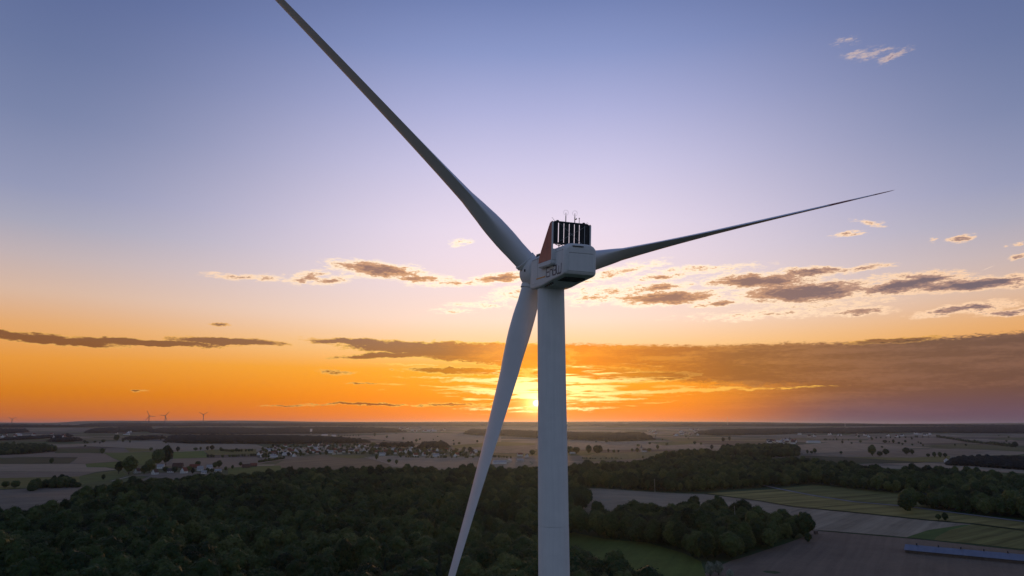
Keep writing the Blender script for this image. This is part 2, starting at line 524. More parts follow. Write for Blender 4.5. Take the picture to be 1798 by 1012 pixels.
def link(name, me, m=None, parent=None, smooth=False):
    o = bpy.data.objects.new(name, me)
    COL.objects.link(o)
    if m is not None and not me.materials:
        me.materials.append(m)
    if parent is not None:
        o.parent = parent
    if smooth:
        for p in me.polygons:
            p.use_smooth = True
    return o


def mesh(name, vs, fs):
    me = bpy.data.meshes.new(name)
    me.from_pydata([tuple(v) for v in vs], [], fs)
    me.update()
    return me


def tag(o, label=None, cat=None, group=None, kind=None):
    if label:
        o["label"] = label
    if cat:
        o["category"] = cat
    if group:
        o["group"] = group
    if kind:
        o["kind"] = kind
    return o


def thing(name, loc, label, cat, group=None, rot=0.0):
    o = bpy.data.objects.new(name, None)
    o.empty_display_size = 1.0
    COL.objects.link(o)
    o.location = loc
    o.rotation_euler = (0, 0, rot)
    return tag(o, label, cat, group)


def ground_mat():
    m = bpy.data.materials.new("farmland")
    m.use_nodes = True
    t = NT(m.node_tree)
    b = t.n["Principled BSDF"]
    b.inputs["Roughness"].default_value = 0.95
    b.inputs["Specular IOR Level"].default_value = 0.05
    pos = t.new("ShaderNodeNewGeometry").outputs["Position"]
    mp = t.new("ShaderNodeMapping")
    t.put(mp.inputs[0], pos)
    mp.inputs[2].default_value = (0, 0, R(17))
    mp.inputs[3].default_value = (1 / 520.0, 1 / 300.0, 0)
    wob = t.noise(pos, 0.0012, 2.0, 0.5, color=True)
    va = t.new("ShaderNodeVectorMath", operation="MULTIPLY_ADD")
    t.put(va.inputs[0], wob)
    va.inputs[1].default_value = (1.4, 1.4, 0)
    t.put(va.inputs[2], mp.outputs[0])
    vo = t.new("ShaderNodeTexVoronoi", distance="CHEBYCHEV")
    t.put(vo.inputs["Vector"], va.outputs[0])
    vo.inputs["Scale"].default_value = 1.0
    sp = t.new("ShaderNodeSeparateColor")
    t.put(sp.inputs[0], vo.outputs["Color"])
    c = t.ramp(sp.outputs[0], [(0.0, (0.165, 0.155, 0.12, 1)), (0.2, (0.25, 0.23, 0.17, 1)), (0.36, (0.065, 0.095, 0.045, 1)), (0.48, (0.20, 0.19, 0.14, 1)),
                               (0.58, (0.075, 0.075, 0.065, 1)), (0.68, (0.05, 0.095, 0.035, 1)), (0.80, (0.22, 0.20, 0.15, 1)), (0.90, (0.10, 0.12, 0.06, 1))])
    c.node.color_ramp.interpolation = "CONSTANT"
    n1 = t.noise(pos, 0.01, 5.0, 0.6)
    v = t.new("ShaderNodeVectorMath", operation="SCALE")
    t.put(v.inputs[0], c)
    t.put(v.inputs["Scale"], t.lerp(n1, 0.3, 0.7, 0.82, 1.15))
    t.put(b.inputs["Base Color"], v.outputs[0])
    return m


def field_mat(name, col, ang=0.0, stripes=0.18, width=9.0, var=0.14):
    m = bpy.data.materials.new(name)
    m.use_nodes = True
    t = NT(m.node_tree)
    b = t.n["Principled BSDF"]
    b.inputs["Roughness"].default_value = 0.95
    b.inputs["Specular IOR Level"].default_value = 0.05
    pos = t.new("ShaderNodeNewGeometry").outputs["Position"]
    mp = t.new("ShaderNodeMapping")
    t.put(mp.inputs[0], pos)
    mp.inputs[2].default_value = (0, 0, R(ang))
    sp = t.new("ShaderNodeSeparateXYZ")
    t.put(sp.inputs[0], mp.outputs[0])
    bend = t.noise(pos, 0.006, 2.0, 0.5)
    u = t.m("ADD", t.m("MULTIPLY", sp.outputs[0], 1.0 / width), t.m("MULTIPLY", bend, 2.0))
    rowv = t.noise(t.xyz(u, t.m("MULTIPLY", sp.outputs[1], 0.003), 0.0), 1.0, 3.0, 0.65)
    spot = t.noise(pos, 0.02, 6.0, 0.65)
    fine = t.noise(pos, 0.35, 3.0, 0.6)
    g = t.m("ADD", t.lerp(rowv, 0.3, 0.7, 1 - stripes * 1.5, 1 + stripes * 1.5), t.lerp(spot, 0.3, 0.7, -var, var))
    g = t.m("ADD", g, t.lerp(fine, 0.3, 0.7, -0.08, 0.08))
    v = t.new("ShaderNodeVectorMath", operation="SCALE")
    v.inputs[0].default_value = col
    t.put(v.inputs["Scale"], g)
    t.put(b.inputs["Base Color"], v.outputs[0])
    return m


def build_ground():
    rings = [0.0, 40.0, 90.0, 150.0, 210.0, 260.0]
    d = 260.0
    while d < 46000:
        d *= 1.024 if d < 20000 else 1.12
        rings.append(d)
    azs = list(np.arange(-48, 48.01, 0.6)) + list(np.arange(52, 311.9, 4.0))
    n = len(azs)
    vs, fs = [(0, 0, ground_z(0.1, 0.1))], []
    for d in rings[1:]:
        for a_ in azs:
            x, y = d * math.sin(R(a_)), d * math.cos(R(a_))
            vs.append((x, y, ground_z(x, y)))
    for j in range(n):
        fs.append((0, 1 + (j + 1) % n, 1 + j))
    for i in range(len(rings) - 2):
        b0, b1 = 1 + i * n, 1 + (i + 1) * n
        for j in range(n):
            k = (j + 1) % n
            fs.append((b0 + j, b0 + k, b1 + k, b1 + j))
    o = link("ground", mesh("ground", vs, fs), ground_mat(), smooth=True)
    tag(o, kind="structure")


build_ground()

FIELD_N = [0]


def field(name, pts, col, ang=0.0, stripes=0.18, width=9.0, raw=None, seg=45.0, matname=None):
    P = raw if raw else [hit(*p) for p in pts]
    bm = bmesh.new()
    f = bm.faces.new([bm.verts.new((p.x, p.y, 0)) for p in P])
    bmesh.ops.triangulate(bm, faces=bm.faces[:])
    for _ in range(9):
        ed = []
        for e in bm.edges:
            mx = (e.verts[0].co + e.verts[1].co) / 2
            if e.calc_length() > max(seg, math.hypot(mx.x, mx.y) * 0.03):
                ed.append(e)
        if not ed:
            break
        bmesh.ops.subdivide_edges(bm, edges=ed, cuts=1)
        bmesh.ops.triangulate(bm, faces=bm.faces[:])
    FIELD_N[0] += 1
    for v in bm.verts:
        d = math.hypot(v.co.x, v.co.y)
        v.co.z = ground_z(v.co.x, v.co.y) + 0.10 + 0.012 * FIELD_N[0] + d * 6e-5
    for f in bm.faces:
        f.normal_update()
        if f.normal.z < 0:
            f.normal_flip()
    me = bpy.data.meshes.new(name)
    bm.to_mesh(me)
    bm.free()
    me.materials.append(field_mat(matname or name + "_soil", col, ang, stripes, width))
    o = link(name, me, smooth=True)
    return tag(o, kind="structure")


BR = (0.205, 0.175, 0.128)      # stubble
PA = (0.275, 0.235, 0.165)      # pale stubble
DK = (0.195, 0.150, 0.108)      # tilled
GR = (0.075, 0.125, 0.035)      # grass
DG = (0.050, 0.080, 0.035)      # dark crop
OL = (0.150, 0.150, 0.050)      # olive
OY = (0.235, 0.205, 0.070)      # yellow-olive

fields = [
    # close, right of the tower
    ("field", [(995, 858), (1110, 862), (1235, 868), (1331, 880), (1390, 890), (1400, 905), (1300, 912), (1180, 905), (1060, 915), (995, 912)], PA, 80, .12, 8),
    ("field", [(1235, 867), (1330, 861), (1371, 859), (1431, 872), (1498, 882), (1588, 890), (1665, 900), (1798, 917), (1900, 928), (1900, 944), (1798, 932), (1708, 920), (1631, 914), (1498, 900), (1390, 890), (1331, 880)], OY, 62, .32, 14),
    ("field", [(1371, 858), (1431, 852), (1500, 858), (1600, 866), (1640, 890), (1665, 898), (1588, 888), (1498, 880), (1431, 870)], OL, 62, .3, 12),
    ("field", [(1390, 891), (1498, 901), (1631, 915), (1708, 921), (1631, 932), (1595, 944), (1551, 941), (1425, 931), (1385, 920)], PA, 40, .18, 10),
    ("field", [(1595, 945), (1631, 932.5), (1708, 921.5), (1798, 933), (1900, 945), (1900, 980), (1798, 965), (1700, 954)], OL, 55, .28, 9),
    ("field", [(1590, 944.5), (1631, 931), (1690, 922.5), (1708, 921.5), (1668, 931), (1645, 943), (1640, 949)], GR, 55, .1, 9),
    ("field", [(1425, 932), (1551, 942.5), (1615, 948), (1798, 968), (1900, 980), (1920, 1060), (1500, 1070), (1240, 1060), (1230, 1012), (1285, 985), (1380, 955), (1415, 942)], DK, 30, .08, 6),
    ("meadow", [(960, 925), (997, 932), (1060, 947), (1133, 953), (1200, 972), (1231, 987), (1245, 1030), (1160, 1050), (1100, 1000), (1060, 985), (960, 972)], (0.105, 0.140, 0.032), 20, .06, 6),
    # left
    ("field", [(-120, 864), (0, 861), (50, 858.5), (160, 855), (160, 872), (150, 900), (-120, 905)], BR, 70, .1, 9),
    ("field", [(-120, 842), (0, 840), (139, 837), (150, 856), (50, 858), (-120, 863)], OL, 75, .2, 9),
    ("field", [(139, 837), (170, 831), (212, 826), (225, 834), (200, 842), (150, 849), (140, 856)], (0.10, 0.135, 0.045), 35, .2, 9),
    ("field", [(140, 856), (150, 849), (200, 842), (225, 835), (262, 837), (240, 846), (180, 858)], (0.09, 0.115, 0.045), 35, .2, 9),
    ("field", [(-120, 829), (0, 828.7), (170, 829), (139, 837), (0, 840), (-120, 842)], BR, 80, .1, 12),
    ("field", [(-120, 816), (0, 815.3), (150, 815), (205, 825), (170, 829), (0, 828.2), (-120, 828)], PA, 80, .1, 12),
    ("field", [(-120, 806), (0, 807), (25, 804), (135, 804), (122, 814.5), (0, 815), (-120, 815)], (0.062, 0.075, 0.040), 12, .22, 16),
    ("field", [(-120, 799), (0, 797), (100, 794), (185, 797), (207, 810), (150, 814.6), (126, 814), (137, 803), (25, 803), (-120, 805)], BR, 80, .1, 12),
    ("field", [(150, 815), (207, 811), (228, 815), (215, 821.5), (152, 821)], (0.085, 0.14, 0.038), 30, .1, 12),
    ("field", [(100, 788), (187, 788), (181, 796), (96, 796)], DG, 10, .1, 12),
    ("field", [(182, 796), (225, 795), (268, 793.5), (268, 808), (255, 819), (226, 815), (210, 810)], (0.085, 0.14, 0.038), 10, .12, 12),
    ("field", [(217, 786), (260, 785), (270, 792), (228, 794)], OL, 10, .1, 12),
    ("field", [(304, 794), (358, 792), (366, 804), (304, 806)], (0.075, 0.15, 0.035), 10, .1, 12),
    ("field", [(304, 806), (450, 803), (470, 812), (440, 819), (380, 826), (330, 824), (300, 812)], BR, 10, .1, 12),
    ("field", [(358, 791), (400, 789), (450, 789), (450, 797), (368, 800)], OL, 10, .1, 12),
    ("field", [(100, 782), (200, 777), (310, 775), (450, 781), (470, 788), (300, 791), (200, 786)], PA, 80, .12, 20),
    # in front of the long village
    ("field", [(494, 826), (480, 818), (500, 808), (560, 799), (600, 798.5), (645, 805), (690, 815), (668, 825), (560, 830)], (0.175, 0.148, 0.095), 25, .18, 10),
    ("field", [(570, 798.3), (640, 800.5), (650, 804), (625, 806), (585, 803)], OL, 25, .1, 10),
    ("field", [(645, 803), (672, 801), (840, 803), (905, 806), (905, 822), (700, 822)], PA, 85, .12, 12),
    ("field", [(400, 822), (450, 819), (492, 818), (500, 832), (400, 835)], GR, 25, .1, 10),
    ("field", [(440, 806), (520, 801), (538, 803), (497, 808), (450, 815), (430, 818)], BR, 25, .1, 10),
    # beyond the long village
    ("field", [(640, 766), (720, 760), (800, 762), (880, 768), (880, 780), (800, 783), (735, 778), (660, 772)], PA, 10, .12, 25),
    ("field", [(780, 786), (880, 780), (940, 783), (940, 797), (870, 796), (800, 792)], BR, 10, .15, 25),
    ("field", [(790, 783), (880, 776), (940, 779), (940, 782), (870, 784), (800, 788)], OL, 10, .1, 25),
    ("field", [(995, 778), (1070, 772), (1160, 774), (1230, 779), (1250, 790), (1160, 788), (1060, 786), (995, 788)], PA, 10, .12, 25),
    ("field", [(1090, 771), (1150, 771), (1148, 774.5), (1085, 774)], (0.09, 0.12, 0.045), 10, .1, 25),
    ("field", [(1140, 777), (1215, 774), (1220, 780), (1165, 783)], (0.10, 0.125, 0.05), 10, .1, 25),
    ("field", [(1020, 804), (1045, 797), (1165, 793), (1180, 798), (1120, 806), (1030, 812)], (0.15, 0.155, 0.075), 10, .1, 12),
    # right, mid distance
    ("field", [(1400, 782), (1470, 776), (1560, 782), (1640, 786), (1520, 792), (1410, 798)], PA, 10, .15, 25),
    ("field", [(1410, 800), (1520, 793), (1640, 788), (1740, 793), (1700, 800), (1600, 804), (1480, 803)], BR, 10, .15, 25),
    ("field", [(1410, 800.5), (1480, 803), (1622, 813), (1560, 814), (1430, 812)], (0.060, 0.070, 0.040), 10, .1, 25),
    ("field", [(1550, 814.5), (1622, 813.5), (1680, 816), (1800, 824), (1800, 832), (1660, 826)], PA, 10, .1, 14),
    ("field", [(1480, 803), (1600, 804), (1668, 801), (1668, 812), (1622, 812.5)], OL, 10, .1, 14),
    ("field", [(1620, 782), (1700, 780), (1798, 787), (1850, 792), (1798, 794), (1700, 789)], (0.085, 0.11, 0.05), 10, .1, 14),
    ("field", [(1530, 769), (1640, 769), (1720, 777), (1600, 780), (1520, 775)], BR, 10, .1, 14),
]
for it in fields:
    field(*it)


def strip(name, pts, w, col, matname):
    P = [hit(*p) for p in pts]
    raw = []
    L, Rr = [], []
    for i, p in enumerate(P):
        a_ = P[max(0, i - 1)]
        b_ = P[min(len(P) - 1, i + 1)]
        t_ = (b_ - a_)
        n_ = Vector((-t_.y, t_.x, 0)).normalized() * (w / 2)
        L.append(p + n_)
        Rr.append(p - n_)
    return field(name, None, col, raw=L + Rr[::-1], stripes=0.05, matname=matname)


ASPH = (0.24, 0.24, 0.25)
strip("road", [(1340, 853), (1371, 860), (1431, 871.5), (1498, 882), (1588, 890), (1665, 900), (1798, 917), (1920, 932)], 6.5, ASPH, "old_asphalt")
strip("farm_track", [(640, 803.5), (668, 810), (697, 819)], 5.0, (0.30, 0.27, 0.23), "gravel_track")
strip("farm_track", [(440, 816), (497, 807.5), (537, 803)], 5.0, (0.28, 0.25, 0.21), "gravel_track_b")
strip("road", [(1500, 783), (1560, 785), (1640, 789), (1725, 794), (1798, 797)], 8.0, (0.30, 0.29, 0.28), "pale_road")
strip("farm_track", [(195, 846), (225, 838), (262, 835), (300, 833)], 4.5, (0.30, 0.27, 0.24), "gravel_track_c")
strip("field_verge", [(1238, 867.5), (1331, 880), (1390, 890), (1498, 900.3), (1631, 914.3), (1708, 920.5), (1798, 932)], 5.0, (0.045, 0.06, 0.028), "dark_grass_verge")
strip("field_verge", [(1420, 931), (1551, 941.8), (1615, 947.5), (1798, 967), (1900, 979)], 2.6, (0.040, 0.05, 0.028), "dark_grass_verge_b")


# ------------------------------------------------------------------ trees
def ico(sub):
    bm = bmesh.new()
    bmesh.ops.create_icosphere(bm, subdivisions=sub, radius=1.0)
    vs = [v.co.copy() for v in bm.verts]
    fs = [tuple(v.index for v in f.verts) for f in bm.faces]
    bm.free()
    return vs, fs


ICO2, ICO3 = ico(2), ico(3)


def crown_mesh(name, seed, rad=5.2, h0=6.0, h1=24.0, nlobe=16, nleaf=1500, leaf=0.42, conical=False, m=None, upright=False):
    rnd = random.Random(seed)
    vs, fs = [], []
    zc, rz = (h0 + h1) / 2, (h1 - h0) / 2
    lobes = []
    if conical:
        k = 11
        for i in range(k):
            u = i / (k - 1)
            z = h0 + (h1 - h0) * u
            r = rad * (1 - u) ** 0.85 + 0.25
            cnt = max(1, int(5 * (1 - u) + 1))
            for j in range(cnt):
                a_ = rnd.random() * 6.28
                lobes.append((Vector((math.cos(a_) * r * 0.42, math.sin(a_) * r * 0.42, z)), Vector((r * 0.7, r * 0.7, (h1 - h0) / k * 0.9))))
    else:
        lobes.append((Vector((0, 0, zc - 0.6)), Vector((rad * 0.70, rad * 0.70, rz * 0.80))))
        for i in range(nlobe):
            u = (i + 0.5) / nlobe
            zz = 1 - 1.55 * u
            a_ = i * 2.39996 + rnd.random() * 0.8
            q = math.sqrt(max(0, 1 - zz * zz))
            c = Vector((math.cos(a_) * q * rad * 0.66, math.sin(a_) * q * rad * 0.66, zc + zz * rz * 0.66))
            s_ = rad * rnd.uniform(0.24, 0.44)
            lobes.append((c, Vector((s_, s_, s_ * rnd.uniform(0.75, 1.0) * (1.8 if upright else 1)))))
    iv, if_ = ICO2
    for c, s_ in lobes:
        b0 = len(vs)
        off = rnd.random() * 50
        for v in iv:
            k_ = 1 + 0.48 * noise.noise(v * 1.9 + Vector((off, 0, 0)))
            vs.append(c + Vector((v.x * s_.x, v.y * s_.y, v.z * s_.z)) * k_)
        for f in if_:
            fs.append(tuple(b0 + q for q in f))
    per = nleaf // len(lobes) + 1
    for c, s_ in lobes:
        for _ in range(per):
            d = Vector((rnd.gauss(0, 1), rnd.gauss(0, 1), rnd.gauss(0.35, 1))).normalized()
            p = c + Vector((d.x * s_.x, d.y * s_.y, d.z * s_.z)) * rnd.uniform(0.92, 1.36)
            nrm = (d + Vector((rnd.uniform(-.8, .8), rnd.uniform(-.8, .8), rnd.uniform(-.3, .9)))).normalized()
            t1 = nrm.orthogonal().normalized()
            t1 = Matrix.Rotation(rnd.random() * 6.28, 3, nrm) @ t1
            t2 = nrm.cross(t1)
            l_ = leaf * rnd.uniform(0.6, 1.5)
            b0 = len(vs)
            vs += [p - t1 * l_, p - t2 * l_ * 0.6, p + t1 * l_, p + t2 * l_ * 0.6]
            fs.append((b0, b0 + 1, b0 + 2, b0 + 3))
    me = mesh(name, vs, fs)
    me.materials.append(m or M_LEAF)
    return me


def trunk_mesh(name, h=9.0, r=0.42, seed=0, limbs=4):
    rnd = random.Random(seed)
    bm = bmesh.new()

    def tube(p0, p1, r0, r1, n=7):
        d = (p1 - p0)
        q = d.to_track_quat("Z", "Y").to_matrix().to_4x4()
        rings_ = []
        for s_ in range(4):
            u = s_ / 3
            c = p0.lerp(p1, u)
            rr_ = r0 + (r1 - r0) * u
            if s_ == 0:
                rr_ *= 1.35
            rings_.append([bm.verts.new(c + (q @ Vector((math.cos(k * 6.2832 / n) * rr_, math.sin(k * 6.2832 / n) * rr_, 0)))) for k in range(n)])
        for a_, b_ in zip(rings_, rings_[1:]):
            for k in range(n):
                bm.faces.new((a_[k], a_[(k + 1) % n], b_[(k + 1) % n], b_[k]))
        bm.faces.new(rings_[-1])
    tube(Vector((0, 0, -0.5)), Vector((0.1, 0, h)), r, r * 0.5)
    for i in range(limbs):
        a_ = rnd.random() * 6.28
        z = h * rnd.uniform(0.5, 0.95)
        L_ = h * 0.45
        tube(Vector((0, 0, z)), Vector((math.cos(a_) * L_ * 0.6, math.sin(a_) * L_ * 0.6, z + L_)), r * 0.4, r * 0.15, 5)
    me = bpy.data.meshes.new(name)
    bm.to_mesh(me)
    bm.free()
    me.materials.append(M_BARK)
    return me


CROWNS = [crown_mesh("broadleaf_crown", 1, 6.2, 3, 22.5, 20, 2200), crown_mesh("broadleaf_crown", 2, 7.6, 3, 24, 30, 3000),
          crown_mesh("broadleaf_crown", 3, 5.4, 3, 21, 16, 1800), crown_mesh("broadleaf_crown", 4, 6.6, 3, 25, 26, 2600),
          crown_mesh("broadleaf_crown", 5, 8.4, 3.5, 23, 34, 3400), crown_mesh("broadleaf_crown", 6, 7.0, 3, 21.5, 24, 2400)]
CONIF = [crown_mesh("conifer_crown", 11, 3.4, 2.5, 25, nleaf=1500, leaf=0.38, conical=True, m=M_LEAF2),
         crown_mesh("conifer_crown", 12, 3.0, 2.5, 27, nleaf=1500, leaf=0.38, conical=True, m=M_LEAF2)]
FIELDC = [crown_mesh("field_tree_crown", 21, 5.6, 1.6, 13.5, 22, 1700), crown_mesh("field_tree_crown", 22, 6.2, 1.2, 12, 26, 1700),
          crown_mesh("field_tree_crown", 23, 4.7, 1.4, 14.5, 22, 1600)]
WILLOW = crown_mesh("willow_crown", 31, 3.6, 0.8, 11, 14, 2200, leaf=0.30, m=M_LEAF3, upright=True)
TR_F = trunk_mesh("forest_trunk", 13, 0.36, 3, 4)
TR_C = trunk_mesh("conifer_trunk", 20, 0.30, 4, 0)
TR_S = trunk_mesh("field_tree_trunk", 6, 0.40, 5, 5)


def make_tree(name, crown, trunk, x, y, s, rot, label, cat="tree", group=None, sz=1.0):
    t_ = thing(name, (x, y, ground_z(x, y)), label, cat, group, rot)
    t_.scale = (s, s, s * sz)
    link("crown", crown, None, t_)
    link("trunk", trunk, None, t_)
    return t_


def inside(poly, x, y):
    c = False
    n = len(poly)
    j = n - 1
    for i in range(n):
        xi, yi = poly[i]
        xj, yj = poly[j]
        if (yi > y) != (yj > y) and x < (xj - xi) * (y - yi) / (yj - yi) + xi:
            c = not c
        j = i
    return c


def wood_poly(base, tops, th=20.0):
    return [tuple(hit(*p)[:2]) for p in base] + [tuple(hit(p[0], p[1], th)[:2]) for p in tops]


def scatter(poly, sp, seed):
    rnd = random.Random(seed)
    xs = [p[0] for p in poly]
    ys = [p[1] for p in poly]
    out = []
    y = min(ys)
    k = 0
    while y < max(ys):
        x = min(xs) + (k % 2) * sp / 2
        while x < max(xs):
            jx, jy = x + rnd.uniform(-.38, .38) * sp, y + rnd.uniform(-.38, .38) * sp
            if inside(poly, jx, jy):
                out.append((jx, jy))
            x += sp
        y += sp * 0.87
        k += 1
    return out


def project(x, y, z):
    z = z - CAMZ
    d = y * CP + z * SP
    u = -y * SP + z * CP
    if d <= 1:
        return (-9999, -9999)
    return (PW / 2 + F * x / d, PH / 2 - F * u / d)


# woods: ground outline from the layout drawing; base line (near) then tree-top line (far)
WOODS = {
    "main": dict(poly=[(-560, 300), (-40, 300), (12, 318), (14, 400), (26, 440), (34, 520), (38, 600), (48, 720), (65, 800), (95, 880), (78, 1010)] +
                 [tuple(hit(px, py, 22)[:2]) for px, py in [(990, 828), (945, 818), (900, 819), (800, 819), (700, 820), (600, 820), (520, 822), (450, 826), (400, 829), (330, 833), (260, 839), (200, 846), (165, 853)]] +
                 [tuple(hit(px, py, 0)[:2]) for px, py in [(143, 884)]] +
                 [tuple(hit(px, py, 21)[:2]) for px, py in [(100, 884), (60, 886), (0, 888), (-100, 888), (-250, 888)]],
                 sp=9.6, label="dense green broadleaf wood filling the slope below the turbine"),
    "corner": dict(poly=wood_poly([(1200, 1100), (960, 1140)], [(940, 962), (997, 970), (1067, 984), (1100, 996), (1167, 1020), (1215, 1060)], 19), sp=7.5,
                   label="trees at the meadow's near edge beside the tower"),
    "grove": dict(poly=wood_poly([(985, 936), (1060, 949), (1133, 956), (1200, 974), (1240, 990), (1290, 985), (1380, 955), (1418, 940)], [(1418, 915), (1405, 900), (1380, 889), (1300, 880), (1200, 873), (1130, 878), (1060, 890), (1030, 894), (985, 885)], 22),
                  sp=10.2, label="dark grove of tall trees between the meadow and the stubble field"),
    "mid": dict(poly=wood_poly([(985, 857), (1100, 861), (1235, 865), (1330, 857), (1431, 851), (1500, 860), (1600, 869), (1700, 874), (1900, 880)],
                               [(1900, 835), (1798, 833), (1725, 826), (1677, 824), (1625, 821), (1557, 822), (1500, 812), (1412, 806), (1360, 805), (1266, 797), (1200, 800), (1150, 806), (1050, 812), (985, 818)], 20),
                sp=11.0, label="broad dark wood stretching right of the tower behind the striped fields"),
    "right": dict(poly=wood_poly([(1588, 884), (1628, 894), (1700, 903), (1798, 914), (1900, 926)], [(1900, 856), (1798, 850), (1720, 848), (1650, 850), (1605, 858), (1590, 868)], 22),
                  sp=9.6, label="dark wood beside the pale road at the right edge"),
    "hill": dict(poly=wood_poly([(1140, 812), (1190, 801), (1260, 800), (1330, 805), (1402, 803)], [(1402, 784), (1395, 781), (1300, 780), (1268, 783), (1262, 790), (1200, 793), (1160, 798)], 20),
                 sp=12.0, label="rounded hilltop wood standing above the middle wood"),
    "left": dict(poly=wood_poly([(52, 857), (90, 858), (138, 856)], [(137, 842), (120, 834), (95, 834), (80, 841), (55, 849)], 13),
                 sp=8.5, label="small round copse between the green strip and the brown field"),
    "edge": dict(poly=wood_poly([(-120, 801), (0, 800), (60, 797), (100, 793)], [(101, 785), (80, 779), (30, 779), (-120, 781)], 18),
                 sp=10.0, label="low dark wood at the left frame edge among stubble fields"),
}
GOOD = []
for key, wd in WOODS.items():
    pts = scatter(wd["poly"], wd["sp"], hash(key) % 1 + len(key) * 7 + 3)
    wd["pts"] = [(x, y) for x, y in pts if math.hypot(x - 4.6, y - 81.4) > 60 and not (key in ("main", "mid") and noise.noise((x / 38.0, y / 38.0, 8.1)) > 0.47)]

rnd = random.Random(5)
allp = []
for key in ("main", "corner", "grove"):
    for x, y in WOODS[key]["pts"]:
        px, py = project(x, y, ground_z(x, y) + 20)
        if -10 < px < 1808 and py < 1030 and not (948 < px < 992):
            allp.append((math.hypot(x, y), key, x, y))
allp.sort()
singles = allp[:300]
sset = {(x, y) for _, _, x, y in singles}
LBL = {"main": ("broadleaf tree in the nearest rows of the wood below the turbine", "nearest trees of the wood below the turbine"),
       "corner": ("leafy tree on the near side of the meadow close beside the tower", "trees at the near side of the meadow"),
       "grove": ("dark tree in the grove beyond the green meadow", "trees of the grove beyond the meadow")}
first = []
for i, (d, key, x, y) in enumerate(singles):
    con = rnd.random() < 0.035
    cr = rnd.choice(CONIF) if con else rnd.choice(CROWNS)
    lb, gp = LBL[key]
    if key == "main":
        qx = project(x, y, ground_z(x, y) + 15)[0]
        side_ = "far left of the lowest blade" if qx < 400 else ("left of the lowest blade" if qx < 785 else "between the lowest blade and the tower")
        lb = "broadleaf tree in the nearest rows of the wood, " + side_
        gp = "nearest trees of the wood, " + side_
    if con:
        lb, gp = {"main": ("pointed dark conifer among the broadleaf trees of the wood below the turbine", "conifers in the wood below the turbine"),
                  "corner": ("pointed conifer on the near side of the meadow by the tower", "conifers by the meadow"),
                  "grove": ("pointed conifer in the grove beyond the meadow", "conifers in the grove")}[key]
    t_ = make_tree("conifer_tree" if con else "forest_tree", cr, TR_C if con else TR_F, x, y, rnd.uniform(0.58, 1.12), rnd.random() * 6.28, lb, "tree", gp, rnd.uniform(0.9, 1.1))
    if i == 0:
        first.append(t_)
SRC = {}
for me_ in CROWNS + CONIF + FIELDC:
    for o in bpy.data.objects:
        if o.type == "MESH" and o.data == me_:
            SRC[me_.name] = o
            break


def forest_gn(name, pts, srcs, smin, smax, seed, label, cat, sink=0.0, mat_=None, sizes=None):
    """uncountable rest of a wood: crowns set on points"""
    rnd_ = random.Random(seed)
    me = bpy.data.meshes.new(name)
    me.from_pydata([(x, y, ground_z(x, y) - sink) for x, y in pts], [], [])
    me.attributes.new("s", "FLOAT_VECTOR", "POINT")
    me.attributes.new("r", "FLOAT", "POINT")
    me.attributes.new("k", "INT", "POINT")
    a1, a2, a3 = me.attributes["s"], me.attributes["r"], me.attributes["k"]
    for i in range(len(pts)):
        q_ = noise.noise((pts[i][0] / 70.0, pts[i][1] / 70.0, 3.3))
        s_ = rnd_.uniform(smin, smax) * (1.0 + 0.24 * q_)
        a1.data[i].vector = (sizes[i][0], sizes[i][0], sizes[i][1]) if sizes else (s_, s_, min(1.25, s_) * rnd_.uniform(0.80, 1.18))
        a2.data[i].value = rnd_.random() * 6.283
        a3.data[i].value = rnd_.randrange(len(srcs))
    o = link(name, me)
    ng = bpy.data.node_groups.new(name + "_nodes", "GeometryNodeTree")
    ng.interface.new_socket("Geometry", in_out="INPUT", socket_type="NodeSocketGeometry")
    ng.interface.new_socket("Geometry", in_out="OUTPUT", socket_type="NodeSocketGeometry")
    N, L = ng.nodes, ng.links
    gi, go = N.new("NodeGroupInput"), N.new("NodeGroupOutput")
    iop = N.new("GeometryNodeInstanceOnPoints")
    jn = N.new("GeometryNodeJoinGeometry")
    for s_ in srcs:
        oi = N.new("GeometryNodeObjectInfo")
        oi.transform_space = "ORIGINAL"
        oi.inputs["Object"].default_value = s_
        oi.inputs["As Instance"].default_value = True
        L.new(oi.outputs["Geometry"], jn.inputs[0])

    def attr(nm, ty):
        a_ = N.new("GeometryNodeInputNamedAttribute")
        a_.data_type = ty
        a_.inputs[0].default_value = nm
        return a_.outputs[0]
    L.new(gi.outputs[0], iop.inputs["Points"])
    L.new(jn.outputs[0], iop.inputs["Instance"])
    iop.inputs["Pick Instance"].default_value = True
    L.new(attr("k", "INT"), iop.inputs["Instance Index"])
    L.new(attr("s", "FLOAT_VECTOR"), iop.inputs["Scale"])
    cx = N.new("ShaderNodeCombineXYZ")
    L.new(attr("r", "FLOAT"), cx.inputs[2])
    er = N.new("FunctionNodeEulerToRotation")
    L.new(cx.outputs[0], er.inputs[0])
    L.new(er.outputs[0], iop.inputs["Rotation"])
    L.new(iop.outputs[0], go.inputs[0])
    md = o.modifiers.new("trees", "NODES")
    md.node_group = ng
    return tag(o, label, cat, kind="stuff")


ks = [k for k in SRC]
src_all = [SRC[m_.name] for m_ in CROWNS if m_.name in SRC]
for key, wd in WOODS.items():
    pts = [p for p in wd["pts"] if p not in sset]
    if not pts:
        continue
    sm = (0.56, 1.10)
    if key == "left":
        sm = (0.55, 0.75)
    if key == "edge":
        sm = (0.75, 0.95)
    forest_gn("wood", pts, src_all, sm[0], sm[1], len(key), wd["label"], "wood", sink=1.0 if key != "left" else 3.0)


